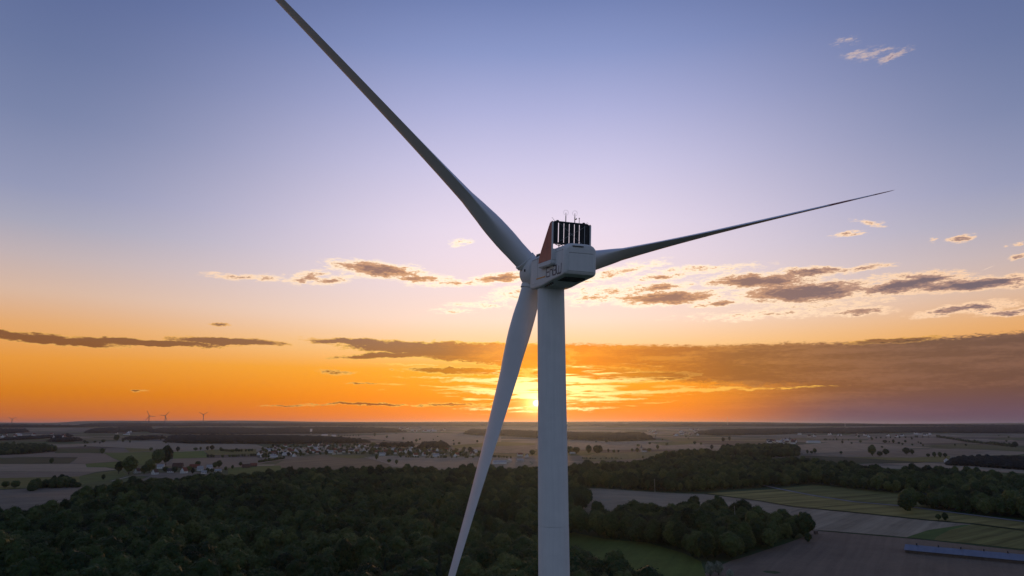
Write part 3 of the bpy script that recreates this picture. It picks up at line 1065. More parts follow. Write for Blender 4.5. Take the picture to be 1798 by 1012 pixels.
# far woods: crowns set wider apart the farther they stand
def far_wood(base, tops, label, maxdepth=2600.0, th=20.0, name="distant_wood"):
    def interp(line, x):
        if x <= line[0][0]:
            return line[0][1]
        for (x0, y0), (x1, y1) in zip(line, line[1:]):
            if x <= x1:
                return y0 + (y1 - y0) * (x - x0) / (x1 - x0)
        return line[-1][1]
    x0, x1 = base[0][0], base[-1][0]
    rw = random.Random(int(x0 * 7 + x1))
    pts, sc_ = [], []
    px = x0
    while px < x1:
        u = (px - x0) / (x1 - x0)
        b = hit(px, interp(base, px))
        d0 = math.hypot(b.x, b.y)
        q = hit(px, interp(tops, px), th)
        d1 = max(d0 + 50, min(math.hypot(q.x, q.y), d0 + maxdepth))
        endt = min(1.0, (min(px - x0, x1 - px) + 0.5) / 9.0)
        d1 = d0 + (d1 - d0) * (0.12 + 0.88 * math.sqrt(endt))
        d0 += d0 * 0.004 * noise.noise((px * 0.25, 1.0, 7.0))
        sp_ = max(9.5, d0 * 0.0027)
        dx, dy = b.x / math.hypot(b.x, b.y), b.y / math.hypot(b.x, b.y)
        d = d0
        while d < d1:
            dd = d + rw.uniform(-.4, .4) * sp_
            jt_ = rw.uniform(-.4, .4) * sp_
            pts.append((dx * dd + dy * jt_, dy * dd - dx * jt_))
            sc_.append((sp_ / 11.0 * rw.uniform(0.95, 1.35), (0.55 + 0.45 * min(1, endt * 1.4)) * rw.uniform(0.75, 1.15) * th / 20.0 * (1.0 + 0.25 * noise.noise((dd / 160.0, px / 6.0, 2.0)))))
            d += sp_ * (1.0 if d < d0 + 60 else 1.35)
        px += sp_ / d0 * F * 0.95
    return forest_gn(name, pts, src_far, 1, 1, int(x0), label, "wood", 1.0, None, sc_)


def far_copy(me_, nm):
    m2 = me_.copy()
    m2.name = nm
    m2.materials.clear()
    m2.materials.append(M_FAR_SHADED)
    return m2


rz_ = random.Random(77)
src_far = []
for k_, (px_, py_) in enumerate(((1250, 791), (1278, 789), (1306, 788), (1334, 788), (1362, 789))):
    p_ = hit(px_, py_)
    tt = make_tree("forest_tree", far_copy(CROWNS[k_], "shade_dark_crown"), TR_F, p_.x, p_.y, 1.0, k_ * 1.3, "dark tree on the crest of the rounded hilltop wood", "tree", "crest trees of the hilltop wood")
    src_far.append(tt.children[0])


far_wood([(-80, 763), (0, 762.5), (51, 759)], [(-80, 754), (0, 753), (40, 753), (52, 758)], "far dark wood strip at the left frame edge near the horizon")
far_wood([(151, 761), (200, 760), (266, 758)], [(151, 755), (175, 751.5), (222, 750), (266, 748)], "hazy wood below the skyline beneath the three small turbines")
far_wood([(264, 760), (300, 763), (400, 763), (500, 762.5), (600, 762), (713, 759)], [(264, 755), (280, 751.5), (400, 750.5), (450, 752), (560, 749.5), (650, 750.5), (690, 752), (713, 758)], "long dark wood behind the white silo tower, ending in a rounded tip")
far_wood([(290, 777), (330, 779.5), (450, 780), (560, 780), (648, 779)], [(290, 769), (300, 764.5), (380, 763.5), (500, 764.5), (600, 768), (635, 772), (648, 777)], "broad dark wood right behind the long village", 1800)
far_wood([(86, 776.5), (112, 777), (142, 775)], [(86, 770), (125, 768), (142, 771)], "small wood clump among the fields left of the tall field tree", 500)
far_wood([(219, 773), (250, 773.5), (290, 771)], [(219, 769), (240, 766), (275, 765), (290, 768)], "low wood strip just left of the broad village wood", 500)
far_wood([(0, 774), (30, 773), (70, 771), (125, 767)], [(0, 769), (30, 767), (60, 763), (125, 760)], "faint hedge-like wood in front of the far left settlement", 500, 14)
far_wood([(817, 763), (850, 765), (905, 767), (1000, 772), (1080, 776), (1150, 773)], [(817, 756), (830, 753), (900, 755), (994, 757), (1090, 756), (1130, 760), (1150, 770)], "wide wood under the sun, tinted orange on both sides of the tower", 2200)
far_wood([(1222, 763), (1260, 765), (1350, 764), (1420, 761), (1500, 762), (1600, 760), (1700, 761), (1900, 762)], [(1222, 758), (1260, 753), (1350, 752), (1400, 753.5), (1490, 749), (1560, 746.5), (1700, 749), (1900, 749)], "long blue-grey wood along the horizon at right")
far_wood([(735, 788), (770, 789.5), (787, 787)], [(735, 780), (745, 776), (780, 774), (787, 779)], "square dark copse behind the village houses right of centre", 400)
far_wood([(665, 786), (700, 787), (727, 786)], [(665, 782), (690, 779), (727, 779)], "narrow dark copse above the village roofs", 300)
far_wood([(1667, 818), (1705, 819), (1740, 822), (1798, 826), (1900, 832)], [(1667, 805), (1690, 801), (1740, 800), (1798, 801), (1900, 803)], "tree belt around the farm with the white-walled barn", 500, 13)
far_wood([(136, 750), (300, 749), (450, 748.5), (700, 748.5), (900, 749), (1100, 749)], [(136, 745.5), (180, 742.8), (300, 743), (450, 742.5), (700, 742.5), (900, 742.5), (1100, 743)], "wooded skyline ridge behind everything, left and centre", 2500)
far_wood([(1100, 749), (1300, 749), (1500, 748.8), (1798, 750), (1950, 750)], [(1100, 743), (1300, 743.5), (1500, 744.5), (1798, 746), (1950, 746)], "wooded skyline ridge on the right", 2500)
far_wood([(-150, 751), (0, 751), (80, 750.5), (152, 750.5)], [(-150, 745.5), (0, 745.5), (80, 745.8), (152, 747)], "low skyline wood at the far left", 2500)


# ------------------------------------------------------------------ buildings
def poly_mesh(name, vs, fs, m):
    me = mesh(name, vs, fs)
    me.materials.append(m)
    return me


def house_meshes(L, W, H, RH, wall, roof, ov=0.5, tag_=""):
    l, w = L / 2, W / 2
    V = [(-l, -w, -1), (l, -w, -1), (l, w, -1), (-l, w, -1), (-l, -w, H), (l, -w, H), (l, w, H), (-l, w, H), (-l, 0, H + RH), (l, 0, H + RH)]
    Fs = [(0, 1, 5, 4), (1, 2, 6, 9, 5), (2, 3, 7, 6), (3, 0, 4, 8, 7)]
    wm = poly_mesh("house_wall", V, Fs, wall)
    k = RH / w
    lo, wo = l + ov, w + ov
    z0 = H - ov * k + 0.05
    t = 0.28
    V2 = [(-lo, -wo, z0), (lo, -wo, z0), (lo, 0, H + RH + .05), (-lo, 0, H + RH + .05), (lo, wo, z0), (-lo, wo, z0)]
    V2 += [(x, y, z + t) for x, y, z in V2]
    F2 = [(6, 7, 8, 9), (9, 8, 10, 11), (0, 3, 2, 1), (3, 5, 4, 2), (0, 1, 7, 6), (4, 5, 11, 10), (1, 2, 8, 7), (2, 4, 10, 8), (0, 6, 9, 3), (3, 9, 11, 5)]
    rm = poly_mesh("house_roof", V2, F2, roof)
    return wm, rm


def box_mesh(name, sx, sy, sz, m, z0=0.0):
    V = [(x, y, z) for z in (z0, z0 + sz) for x, y in ((-sx / 2, -sy / 2), (sx / 2, -sy / 2), (sx / 2, sy / 2), (-sx / 2, sy / 2))]
    return poly_mesh(name, V, [(3, 2, 1, 0), (4, 5, 6, 7), (0, 1, 5, 4), (1, 2, 6, 5), (2, 3, 7, 6), (3, 0, 4, 7)], m)


WIN = box_mesh("house_window", 1.2, 0.12, 1.3, M_GLASS)
CHIM = box_mesh("house_chimney", 0.8, 0.8, 2.2, M_RF2)


def house(px, py, L, W, H, RH, rot, wall, roof, label, name="house", cat="house", group=None, wins=True, meshes=None):
    p = hit(px, py)
    t_ = thing(name, p, label, cat, group, R(rot))
    wm, rm = meshes or house_meshes(L, W, H, RH, wall, roof)
    wo = link("wall", wm, None, t_)
    ro = link("roof", rm, None, t_)
    if wins:
        for i in range(3):
            for s_, r_ in ((-1, 0), (1, 0)):
                o = link("window", WIN, None, wo)
                o.location = ((i - 1) * L * 0.3, s_ * (W / 2 + 0.03), 1.4)
        for z_ in (1.4, 4.0):
            for s_ in (-1, 1):
                for yy in (-W * .22, W * .22):
                    o = link("window", WIN, None, wo)
                    o.rotation_euler = (0, 0, R(90))
                    o.location = (s_ * (L / 2 + 0.03), yy, z_)
        c_ = link("chimney", CHIM, None, ro)
        c_.location = (L * 0.18, W * 0.12, H + RH - 1.0)
    return t_


HM = [
    (241, 831, 13, 10, 5, 6.5, 80, M_WALL, M_RF2, "white gabled house left of the others below the round tree"),
    (282, 823, 17, 11, 5, 6, 15, M_WALL, M_RF3, "pale-roofed house right below the tall tree group"),
    (272, 833, 13, 10, 5, 6.5, 75, M_WALL, M_RF2, "small white gabled house lowest in the hamlet"),
    (299, 830, 14, 9, 4.5, 6, 30, M_WALL, M_RF4, "slate-roofed house in the middle of the hamlet"),
    (312, 822, 26, 13, 6, 7.5, 8, M_WALL3, M_RF2, "big dark-roofed barn above the hamlet houses"),
    (323, 831, 15, 11, 5.5, 8, 78, M_WALL, M_RF1, "tall white gable facing the viewer in mid hamlet"),
    (341, 823, 24, 12, 5, 6.5, 12, M_WALL3, M_RF1, "long red-roofed barn in the hamlet"),
    (351, 827, 14, 10, 5, 7, 38, M_WALL, M_RF3, "house with bright sheet roof by the dark barns"),
    (358, 832, 12, 8, 3.5, 4, 20, M_WALL, M_RF3, "low white shed at the hamlet's near edge"),
    (367.5, 824, 14, 10, 5, 6.5, 30, M_WALL, M_RF3, "bright-roofed house by the two dark bushes"),
    (383, 829, 16, 9, 3.5, 3.5, 10, M_WALL2, M_RF3, "low pale shed at the hamlet's right end"),
    (432, 822, 22, 13, 4.5, 6, 25, M_WALL3, M_RF2, "dark timber barn apart from the hamlet toward the village"),
    (445, 820, 18, 12, 4.5, 6, 25, M_WALL3, M_RF1, "second barn with red-brown roof beside the dark timber barn"),
]
for h_ in HM:
    h_ = list(h_)
    for q_ in (2, 3, 4, 5):
        h_[q_] *= 0.84
    house(*h_)


# long village: houses and trees between them
VP = [(452, 795), (480, 784), (560, 781), (650, 784), (760, 791), (835, 793), (858, 800), (838, 803), (700, 802.5), (600, 797.5), (540, 802), (455, 805)]
VM = []
for L_, W_, H_, RH_, wl, rf in ((14, 10, 5.5, 6, M_WALL, M_RF1), (16, 10, 6, 6.5, M_WALL, M_RF2), (13, 9, 5, 6, M_WALL2, M_RF1), (18, 11, 5, 6, M_WALL, M_RF4), (20, 11, 5, 5, M_WALL, M_RF3), (15, 10, 6, 7, M_WALL2, M_RF2)):
    VM.append(house_meshes(L_, W_, H_, RH_, wl, rf))
rv = random.Random(42)
done = []
tries = 0
while len(done) < 105 and tries < 6000:
    tries += 1
    px, py = rv.uniform(452, 858), rv.uniform(780, 806)
    if not inside(VP, px, py):
        continue
    p = hit(px, py)
    if any((p.x - q[0]) ** 2 + (p.y - q[1]) ** 2 < 24 ** 2 for q in done):
        continue
    done.append((p.x, p.y))
    k_ = rv.randrange(len(VM))
    col = ["red tiled", "brown tiled", "red tiled", "slate grey", "pale sheet-metal", "brown tiled"][k_]
    wc = "white" if k_ in (0, 1, 3, 4) else "cream"
    house(px, py, 0, 0, 0, 0, rv.choice((8, 20, 95, 110, 75, 30)) + rv.uniform(-8, 8), None, None,
          "%s gabled house with %s roof in the long village" % (wc, col), "village_house", "house", "%s village houses with %s roofs" % (wc, col), False, VM[k_])
rt = random.Random(8)
cnt = 0
tries = 0
while cnt < 250 and tries < 16000:
    tries += 1
    px, py = rt.uniform(450, 862), rt.uniform(780, 807)
    if not inside(VP, px, py):
        continue
    p = hit(px, py)
    if any((p.x - q[0]) ** 2 + (p.y - q[1]) ** 2 < 10 ** 2 for q in done):
        continue
    done.append((p.x, p.y))
    make_tree("village_tree", rt.choice(FIELDC), TR_S, p.x, p.y, rt.uniform(0.6, 1.15), rt.random() * 6, "dark leafy tree between the roofs of the long village", "tree", "trees among the village houses")
    cnt += 1


def church(px, py, s, label):
    p = hit(px, py)
    t_ = thing("church", p, label, "church", None, R(12))
    t_.scale = (s, s, s)
    wm, rm = house_meshes(22, 11, 8, 8, M_WALL, M_RF2)
    link("nave_wall", wm, None, t_)
    link("nave_roof", rm, None, t_)
    tw = link("tower", box_mesh("church_tower", 6, 6, 21, M_WALL2, -1), None, t_)
    tw.location = (-13.2, 0, 0)
    V = [(-3.3, -3.3, 0), (3.3, -3.3, 0), (3.3, 3.3, 0), (-3.3, 3.3, 0), (-1.3, -1.3, 6), (1.3, -1.3, 6), (1.3, 1.3, 6), (-1.3, 1.3, 6), (0, 0, 17)]
    sp_ = link("spire", poly_mesh("church_spire", V, [(0, 1, 5, 4), (1, 2, 6, 5), (2, 3, 7, 6), (3, 0, 4, 7), (4, 5, 8), (5, 6, 8), (6, 7, 8), (7, 4, 8), (3, 2, 1, 0)], M_RF4), None, t_)
    sp_.location = (-13.2, 0, 20.01)
    for s_ in (-1, 1):
        o = link("window", WIN, None, tw)
        o.location = (0, s_ * 3.04, 16)
        o.scale = (1.2, 1, 1.8)


church(578, 793, 1.0, "village church with pointed spire rising over the long village")
church(1131, 794, 0.75, "small church spire among trees right of the tower")
church(1392, 780, 1.1, "church tower of the hamlet behind the rounded hilltop wood")

# single buildings
house(877, 815, 34, 18, 5, 4, 10, M_WALL, M_RF3, "pale-roofed farm hall at the right end of the village by the blade", "farm_hall", "barn", wins=False)
house(893, 812, 22, 14, 5, 4, 80, M_WALL2, M_RF3, "smaller light hall behind the farm hall near the tower", "farm_hall", "barn", wins=False)
house(913, 801, 16, 10, 5, 5, 20, M_WALL, M_RF1, "white house just left of the tower beyond the wood")
house(925, 803, 14, 10, 5, 5, 100, M_WALL, M_RF2, "brown-roofed house closest to the tower's left side")
house(913, 811, 18, 12, 4, 4, 20, M_WALL2, M_RF3, "low light building at the wood's edge left of the tower")
house(1005, 797, 20, 12, 7, 5, 15, M_WALL, M_RF2, "white house between round trees just right of the tower")
house(1688, 815.5, 34, 13, 6, 5, -8, M_WALL, M_RF4, "long white-walled barn with dark roof at the farm on the right", "barn", "barn")
house(1662, 812, 16, 12, 6, 5, 60, M_WALL, M_RF2, "small white gabled farmhouse left of the long barn")
house(1788, 808, 20, 12, 5, 5, 20, M_WALL, M_RF3, "pale-roofed shed at the right frame edge behind the tree belt", "shed", "shed")
house(1755, 811, 16, 11, 6, 6, 70, M_WALL, M_RF2, "white house gable among trees right of the long barn")
house(1428, 778, 70, 24, 7, 5, 5, M_WALL, M_RF3, "large hall with pale roof in the far right hamlet", "hall", "barn", wins=False)
house(570, 765, 50, 20, 8, 4, 8, M_WALL, M_RF3, "bright farm hall behind the broad village wood", "hall", "barn", wins=False)
house(586, 766.5, 34, 18, 8, 4, 8, M_WALL, M_RF3, "smaller bright hall next to the farm hall behind the wood", "hall", "barn", wins=False)
house(755, 758, 150, 40, 12, 5, 4, M_WALL, M_RF3, "far white warehouse glinting below the orange horizon", "warehouse", "warehouse", wins=False)
house(296, 774.5, 22, 14, 6, 5, 30, M_WALL, M_RF2, "lone white farmhouse at the wood's left tip")

hv = random.Random(3)
for (cx, cy, rx, ry, n, s_, desc) in ((1372, 776, 24, 4, 26, 1.4, "right hamlet beyond the hilltop wood"), (1205, 760, 22, 6, 22, 2.0, "far settlement right of the tower"),
                                      (1144, 759, 8, 3, 8, 2.0, "bright cluster at the edge of the wide wood"), (60, 767, 55, 3, 16, 1.9, "far left settlement"),
                                      (740, 756, 45, 4, 16, 2.2, "far town below the sunset"), (1500, 765, 150, 3, 18, 1.8, "scattered far right farms"),
                                      (215, 762, 14, 3, 6, 1.8, "small farm group above the tall field tree"), (1780, 807, 30, 4, 4, 1.0, "farm at the right edge")):
    for i in range(n):
        px, py = cx + hv.uniform(-1, 1) * rx, cy + hv.uniform(-1, 1) * ry
        k_ = hv.randrange(len(VM))
        wc = "white" if k_ in (0, 1, 3, 4) else "cream"
        o = house(px, py, 0, 0, 0, 0, hv.uniform(0, 180), None, None, "tiny %s house in the %s" % (wc, desc), "far_house", "house", "%s houses of the %s" % (wc, desc), False, VM[k_])
        o.scale = (s_ * 0.8,) * 3

# white silo tower on the wood's edge
p = hit(546, 762)
t_ = thing("silo_tower", p, "white upright silo tower in front of the long dark wood", "tower")
link("shaft", box_mesh("silo_shaft", 16, 16, 48, M_WALL, -2), None, t_)
o = link("cap", box_mesh("silo_cap", 17, 17, 3, M_RF3), None, t_)
o.location = (0, 0, 46.02)

# long blue-roofed stable at the lower right
A_, B_ = hit(1601, 972), hit(1802, 991)
dv = (B_ - A_)
L_ = 118.0
ang = math.atan2(dv.y, dv.x)
t_ = thing("stable", A_ + dv.normalized() * L_ / 2 + Vector((0, 7, 0)), "long low stable with blue-grey roof and ridge vents on the dark field", "stable", None, ang)
wm, rm = house_meshes(L_, 15, 2.6, 2.9, M_WALL3, mat("blue_sheet_roof", (0.17, 0.19, 0.25), 0.5, 0.4, var=0.1, vscale=0.2), 0.7)
link("wall", wm, None, t_)
ro = link("roof", rm, None, t_)
seam_me = box_mesh("roof_seam", 0.16, 8.4, 0.10, MATS["blue_sheet_roof"])
for i in range(20):
    for s_ in (-1, 1):
        o = link("roof_seam", seam_me, None, ro)
        o.location = (-L_ / 2 + 3.0 + i * 5.9, s_ * 4.1, 4.28)
        o.rotation_euler = (-s_ * math.atan2(2.9, 7.5), 0, 0)
for i in range(8):
    bm = bmesh.new()
    bmesh.ops.create_cone(bm, cap_ends=True, segments=12, radius1=0.55, radius2=0.55, depth=1.5)
    bmesh.ops.create_cone(bm, cap_ends=True, segments=12, radius1=0.85, radius2=0.2, depth=0.5, matrix=Matrix.Translation((0, 0, 1.02)))
    me = bpy.data.meshes.new("ridge_vent")
    bm.to_mesh(me)
    bm.free()
    me.materials.append(M_FRAME)
    v_ = link("ridge_vent", me, None, ro)
    v_.location = (-L_ / 2 + 7.5 + i * 14.8, 0.0, 6.2)

# tarpaulin heap, hunting stand, masts
p = hit(1017, 861)
vsx, fsx = [], []
nx, ny = 14, 6
for i in range(nx):
    for j in range(ny):
        u, v = i / (nx - 1) * 2 - 1, j / (ny - 1) * 2 - 1
        hgt = 2.6 * max(0, (1 - u ** 4)) * max(0, (1 - v * v)) + 0.3 * noise.noise((u * 3, v * 3, 1))
        vsx.append((u * 8.5, v * 3.2, max(0, hgt)))
for i in range(nx - 1):
    for j in range(ny - 1):
        a_ = i * ny + j
        fsx.append((a_, a_ + ny, a_ + ny + 1, a_ + 1))
o = link("covered_heap", mesh("covered_heap", vsx, fsx), M_WALL, smooth=True)
o.location = (p.x, p.y, p.z + 0.15)
tag(o, "white tarpaulin-covered heap at the wood's edge right of the tower", "heap")

p = hit(1433, 939)
t_ = thing("hunting_stand", p, "small dark hunting hut on legs at the grove's corner by the field", "hut")
o = link("cabin", box_mesh("stand_cabin", 3.0, 3.0, 2.2, M_WALL3), None, t_)
o.location = (0, 0, 1.0)
o = link("roof", box_mesh("stand_roof", 3.6, 3.6, 0.2, M_RF4), None, t_)
o.location = (0, 0, 3.205)
leg_me = box_mesh("stand_leg", 0.25, 0.25, 1.2, M_BARK, -0.2)
for sx in (-1, 1):
    for sy in (-1, 1):
        o = link("leg", leg_me, None, t_)
        o.location = (sx * 1.2, sy * 1.2, 0)


def mast(px, py, h, r, label):
    p_ = hit(px, py)
    bm = bmesh.new()
    bmesh.ops.create_cone(bm, cap_ends=True, segments=8, radius1=r, radius2=r * 0.5, depth=h, matrix=Matrix.Translation((0, 0, h / 2)))
    me = bpy.data.meshes.new("mast")
    bm.to_mesh(me)
    bm.free()
    me.materials.append(M_STEEL)
    o = link("mast", me)
    o.location = p_
    tag(o, label, "mast")


mast(1293, 946, 28, 0.22, "thin grey mast rising out of the dark grove")
mast(1150, 864, 19, 0.3, "thin pale mast at the front edge of the middle wood")
mast(1278, 749, 150, 3.0, "tiny radio mast on the skyline right of the tower")
mast(1484, 749, 90, 4.0, "tiny pale pylon on the skyline above the right fields")

# ------------------------------------------------------------------ single trees in the fields
# px, py of the foot, height in px, label
ST = [
    (9, 857, 10, "round bush-like tree at the left frame edge by the brown field"), (26, 858, 12, "rounder tree beside the copse, second from the left frame edge"),
    (179, 798, 9, "dark round tree at the corner of the dark green plot"), (90, 815, 8, "small tree on the near edge of the dark crop field"),
    (265, 792, 6, "little bush-like tree right of the olive plot"), (312, 794, 8, "small round tree on the green field's top edge"),
    (343, 792, 6, "left one of two tiny trees above the green field"), (352, 791, 5, "right one of two tiny trees above the green field"),
    (364, 792, 7, "tree at the left end of the short hedge above the green field"), (372, 791, 8, "tree at the right end of the short hedge above the green field"),
    (181, 778, 6, "small dark tree standing alone beyond the dark green plot"), (148, 779, 5, "left of the twin specks of trees in the far left stubble"),
    (153, 780, 4, "right of the twin specks of trees in the far left stubble"), (204, 775.5, 11, "tall slender field tree standing above the far stubble"),
    (228, 778, 3.5, "tiny tree right of the tall slender field tree"), (181, 843, 8, "square bushy tree on the green slope by the copse"),
    (208, 832, 17, "left shoulder of the round tree group at the hamlet"), (226, 833, 27, "big round tree at the left end of the hamlet"),
    (277, 818, 28, "left trunk of the tallest tree group over the hamlet"), (291, 817, 30, "tallest tree over the hamlet, right of its twin"),
    (262, 831, 21, "dark tree filling the gap between round tree and hamlet"), (253, 833, 14, "low dark tree between the white gable and the tall trees"),
    (347, 819, 9, "dark tree above the long red-roofed barn"), (377, 823, 10, "left of the two dark bushes at the hamlet's right end"),
    (384, 822, 12, "right of the two dark bushes at the hamlet's right end"), (290, 829, 9, "dark bush between the hamlet's white houses on the left"), (306, 831, 10, "round bush before the big dark-roofed barn"),
    (331, 828, 9, "bush right of the tall white gable"), (338, 833, 9, "bush at the near edge between the tall gable and the low shed"), (364, 831, 8, "bush beside the low white shed"),
    (372, 830, 7, "bush right of the bright-roofed house by the dark bushes"), (396, 827, 7, "lone bush on the lane right of the hamlet"), (408, 824, 6, "smaller bush on the lane toward the timber barn"), (422, 819, 7, "small pointed tree left of the timber barns"),
    (658, 767, 6, "first single tree on the pale field beyond the village"), (679, 770, 5, "second single tree on the pale field beyond the village"),
    (708, 773, 5, "third single tree on the pale field beyond the village"), (731, 777, 6, "round tree above the square copse"),
    (661, 808, 9, "dark tree on the village's near edge by the track"), (683, 813, 7, "left tree of the pair beside the farm track"),
    (696, 816, 8, "right tree of the pair beside the farm track"), (655, 786, 10, "broad tree behind the village church side"),
    (815, 793, 8, "left tree of the clump near the blade"), (825, 794, 9, "right tree of the clump near the blade"),
    (797, 783, 5, "small tree left in the row on the hill beyond the village"), (806, 781, 5, "second small tree on the hill beyond the village"), (838, 778, 5, "upper small tree on the hill near the blade"),
    (935, 800, 11, "tree tight against the tower's left side"),
    (1000, 797, 14, "first round tree right of the tower"), (1012, 797, 13, "second round tree right of the tower"),
    (1034, 797, 14, "third round tree right of the tower, with a clear trunk"), (1050, 798, 17, "tallest tree in the row right of the tower"),
    (1068, 795, 6, "low tree starting the hedge right of the tall tree"), (1078, 796, 6, "second low tree of the hedge right of the tall tree"), (1086, 795, 5, "last low tree of the hedge right of the tall tree"),
    (1110, 794, 6, "left tree of the clump before the small church"), (1119, 795, 8, "right tree of the clump before the small church"),
    (1140, 794, 7, "tree just right of the small church spire"), (1129, 806, 5, "little tree at the olive field's far corner"), (1155, 790, 8, "wide tree right of the small church"),
    (1141, 781, 5, "tiny tree on the green strip beyond the small church"), (1220, 781, 6, "tree on the far field before the settlement"), (1231, 782, 5, "its lower neighbour on the far field before the settlement"),
    (1270, 776, 7, "left of two bushes left of the far hamlet"), (1281, 775, 7, "right of two bushes left of the far hamlet"),
    (1532, 801, 16, "big round tree in the middle of the right-hand fields"), (1545, 802, 9, "low bush touching the big round tree"),
    (1556, 800, 10, "slender tree right of the big round tree"), (1592, 799, 11, "pale misty tree cluster farther right"), (1602, 799, 8, "smaller end of the pale misty cluster"),
    (1477, 798, 5, "small bush on the field's edge left of the big round tree"), (1418, 797, 6, "left tree of the trio beyond the hilltop wood"), (1425, 797, 5, "middle tree of the trio beyond the hilltop wood"),
    (1431, 797, 8, "right tree of the trio beyond the hilltop wood"), (1554, 779, 6, "dark tree far out on the right plain"), (1569, 779, 6, "its right neighbour far out on the right plain"),
    (1585, 782, 4, "first speck of three in a line on the right plain"), (1602, 783, 3.5, "second speck of three in a line on the right plain"), (1621, 784, 3.5, "third speck of three in a line on the right plain"),
    (1630, 803, 6, "first tree of the row of four left of the barn"), (1641, 804, 8, "second tree of the row of four left of the barn"), (1651, 804, 8, "third tree of the row of four left of the barn"), (1660, 804, 7, "fourth tree of the row of four left of the barn"),
    (1783, 787, 9, "round tree at the lower end of the diagonal hedge"), (1508, 769, 4, "far tiny tree right of the far hall"),
    (1660, 915, 11, "small round tree beside the striped field's lower verge"), (1648, 914, 9, "thin bare-looking bush left of the small round tree"),
    (1680, 818, 5, "low bush before the white barn's left end"),
]
rs_ = random.Random(11)
for px, py, hp, lb in ST:
    p = hit(px, py)
    d = math.hypot(p.x, p.y)
    hm = hp / F * d * 1.02
    me = rs_.choice(FIELDC)
    s_ = hm / 13.6
    sq = 0.72 if (hp >= 28 or px == 204) else rs_.uniform(0.88, 1.1)
    make_tree("field_tree", me, TR_S, p.x, p.y, s_ * sq, rs_.random() * 6.28, lb, sz=1 / sq)
rp_ = random.Random(19)
for (x0, x1, y0, y1, n_, where_) in ((1440, 1790, 766, 788, 20, "far right plain"), (995, 1240, 767, 788, 9, "plain just right of the tower"),
                                     (650, 850, 762, 778, 8, "hill beyond the long village"), (5, 300, 768, 786, 12, "far left plain")):
    for _ in range(n_):
        p = hit(rp_.uniform(x0, x1), rp_.uniform(y0, y1))
        make_tree("field_tree", rp_.choice(FIELDC), TR_S, p.x, p.y, rp_.uniform(0.7, 1.3), rp_.random() * 6, "speck-sized tree dotted on the " + where_, "tree", "tiny trees on the " + where_)
for m_ in FIELDC:
    for o in bpy.data.objects:
        if o.type == "MESH" and o.data == m_:
            SRC[m_.name] = o
            break
srcF = [SRC[m_.name] for m_ in FIELDC if m_.name in SRC]


def hedge(pts, sp, smin, smax, label):
    P_ = [hit(*q) for q in pts]
    out_ = []
    for a_, b_ in zip(P_, P_[1:]):
        L_ = (b_ - a_).length
        n_ = max(1, int(L_ / sp))
        for i in range(n_):
            c_ = a_.lerp(b_, i / n_)
            if rs_.random() < 0.85:
                out_.append((c_.x + rs_.uniform(-2, 2), c_.y + rs_.uniform(-3, 3)))
    forest_gn("hedge", out_, srcF, smin, smax, len(out_), label, "hedge", sink=1.2)


hedge([(388, 792), (410, 794), (450, 793)], 9, 0.7, 1.1, "dark hedgerow of bushes above the pale field left of the village")
hedge([(365, 803.5), (400, 803), (452, 801)], 8, 0.55, 0.9, "lower hedgerow running right toward the village")
hedge([(452, 813), (475, 810), (500, 806)], 9, 0.45, 0.75, "row of bushes along the farm track before the village")
hedge([(1022, 806), (1045, 806.5), (1095, 806)], 8, 0.4, 0.7, "low hedge on the olive field right of the tower")
hedge([(1447, 773), (1480, 774), (1500, 774)], 24, 0.7, 1.1, "row of bushes right of the far hall")
hedge([(1645, 768), (1665, 771), (1700, 777), (1740, 781), (1780, 786)], 16, 0.8, 1.4, "diagonal hedgerow crossing the far right plain")
hedge([(1530, 771), (1580, 769.5), (1640, 768.5)], 60, 0.8, 1.2, "dotted line of trees on the far right plain")
hedge([(595, 766), (635, 766.5)], 25, 0.8, 1.2, "low hedge right of the bright farm halls")
hedge([(0, 789), (40, 787), (100, 783)], 40, 0.4, 0.8, "thin line of bushes above the left edge wood")
hedge([(840, 805), (862, 803), (900, 805)], 8, 0.5, 0.8, "bushes at the village's right end near the blade")
hedge([(700, 803.5), (770, 804.5), (835, 804.5)], 8, 0.4, 0.8, "hedge along the near side of the village gardens")

for px, py, s_, lb in ((1247, 1012, 1.0, "pale grey-green willow at the meadow's corner, left one"), (1262, 1010, 0.95, "pale grey-green willow beside the dark field, middle one"), (1282, 1020, 0.75, "lower darker willow nearest the dark field")):
    p = hit(px, py)
    make_tree("willow_tree", WILLOW, TR_S, p.x, p.y, s_ * 0.85, s_ * 3, lb)


# ------------------------------------------------------------------ the wind turbine
YAW, TILT, CONE, AZ0, BL, BEND = 0.3436, 0.0854, 0.0472, 0.2877, 71.86, 3.16
HUB = Vector((3.093, 86.0, CAMZ + 18.985))
AX = Vector((-math.sin(YAW) * math.cos(TILT), math.cos(YAW) * math.cos(TILT), math.sin(TILT)))
RT = Vector((math.cos(YAW), math.sin(YAW), 0))
UP = RT.cross(AX)
SB = 4.75                                  # hub centre ahead of the tower axis
TWR = HUB - AX * SB
turb = thing("wind_turbine", (TWR.x, TWR.y, ground_z(TWR.x, TWR.y)), "huge white wind turbine with red fin and EnBW lettering, close to the viewer", "wind turbine")
TB = Vector(turb.location)
# nacelle frame: local x=right, y=forward along the shaft, z=up; origin on the shaft over the tower
NM = Matrix((( RT.x, AX.x, UP.x, 0), (RT.y, AX.y, UP.y, 0), (RT.z, AX.z, UP.z, 0), (0, 0, 0, 1)))
NM.translation = TWR - TB


def part(name, me, m, parent, mw=None, smooth=False):
    """me is in the nacelle frame; parent may be the turbine or a part of it"""
    o = link(name, me, m, parent, smooth)
    if parent is turb:
        o.matrix_local = NM if mw is None else mw
    return o


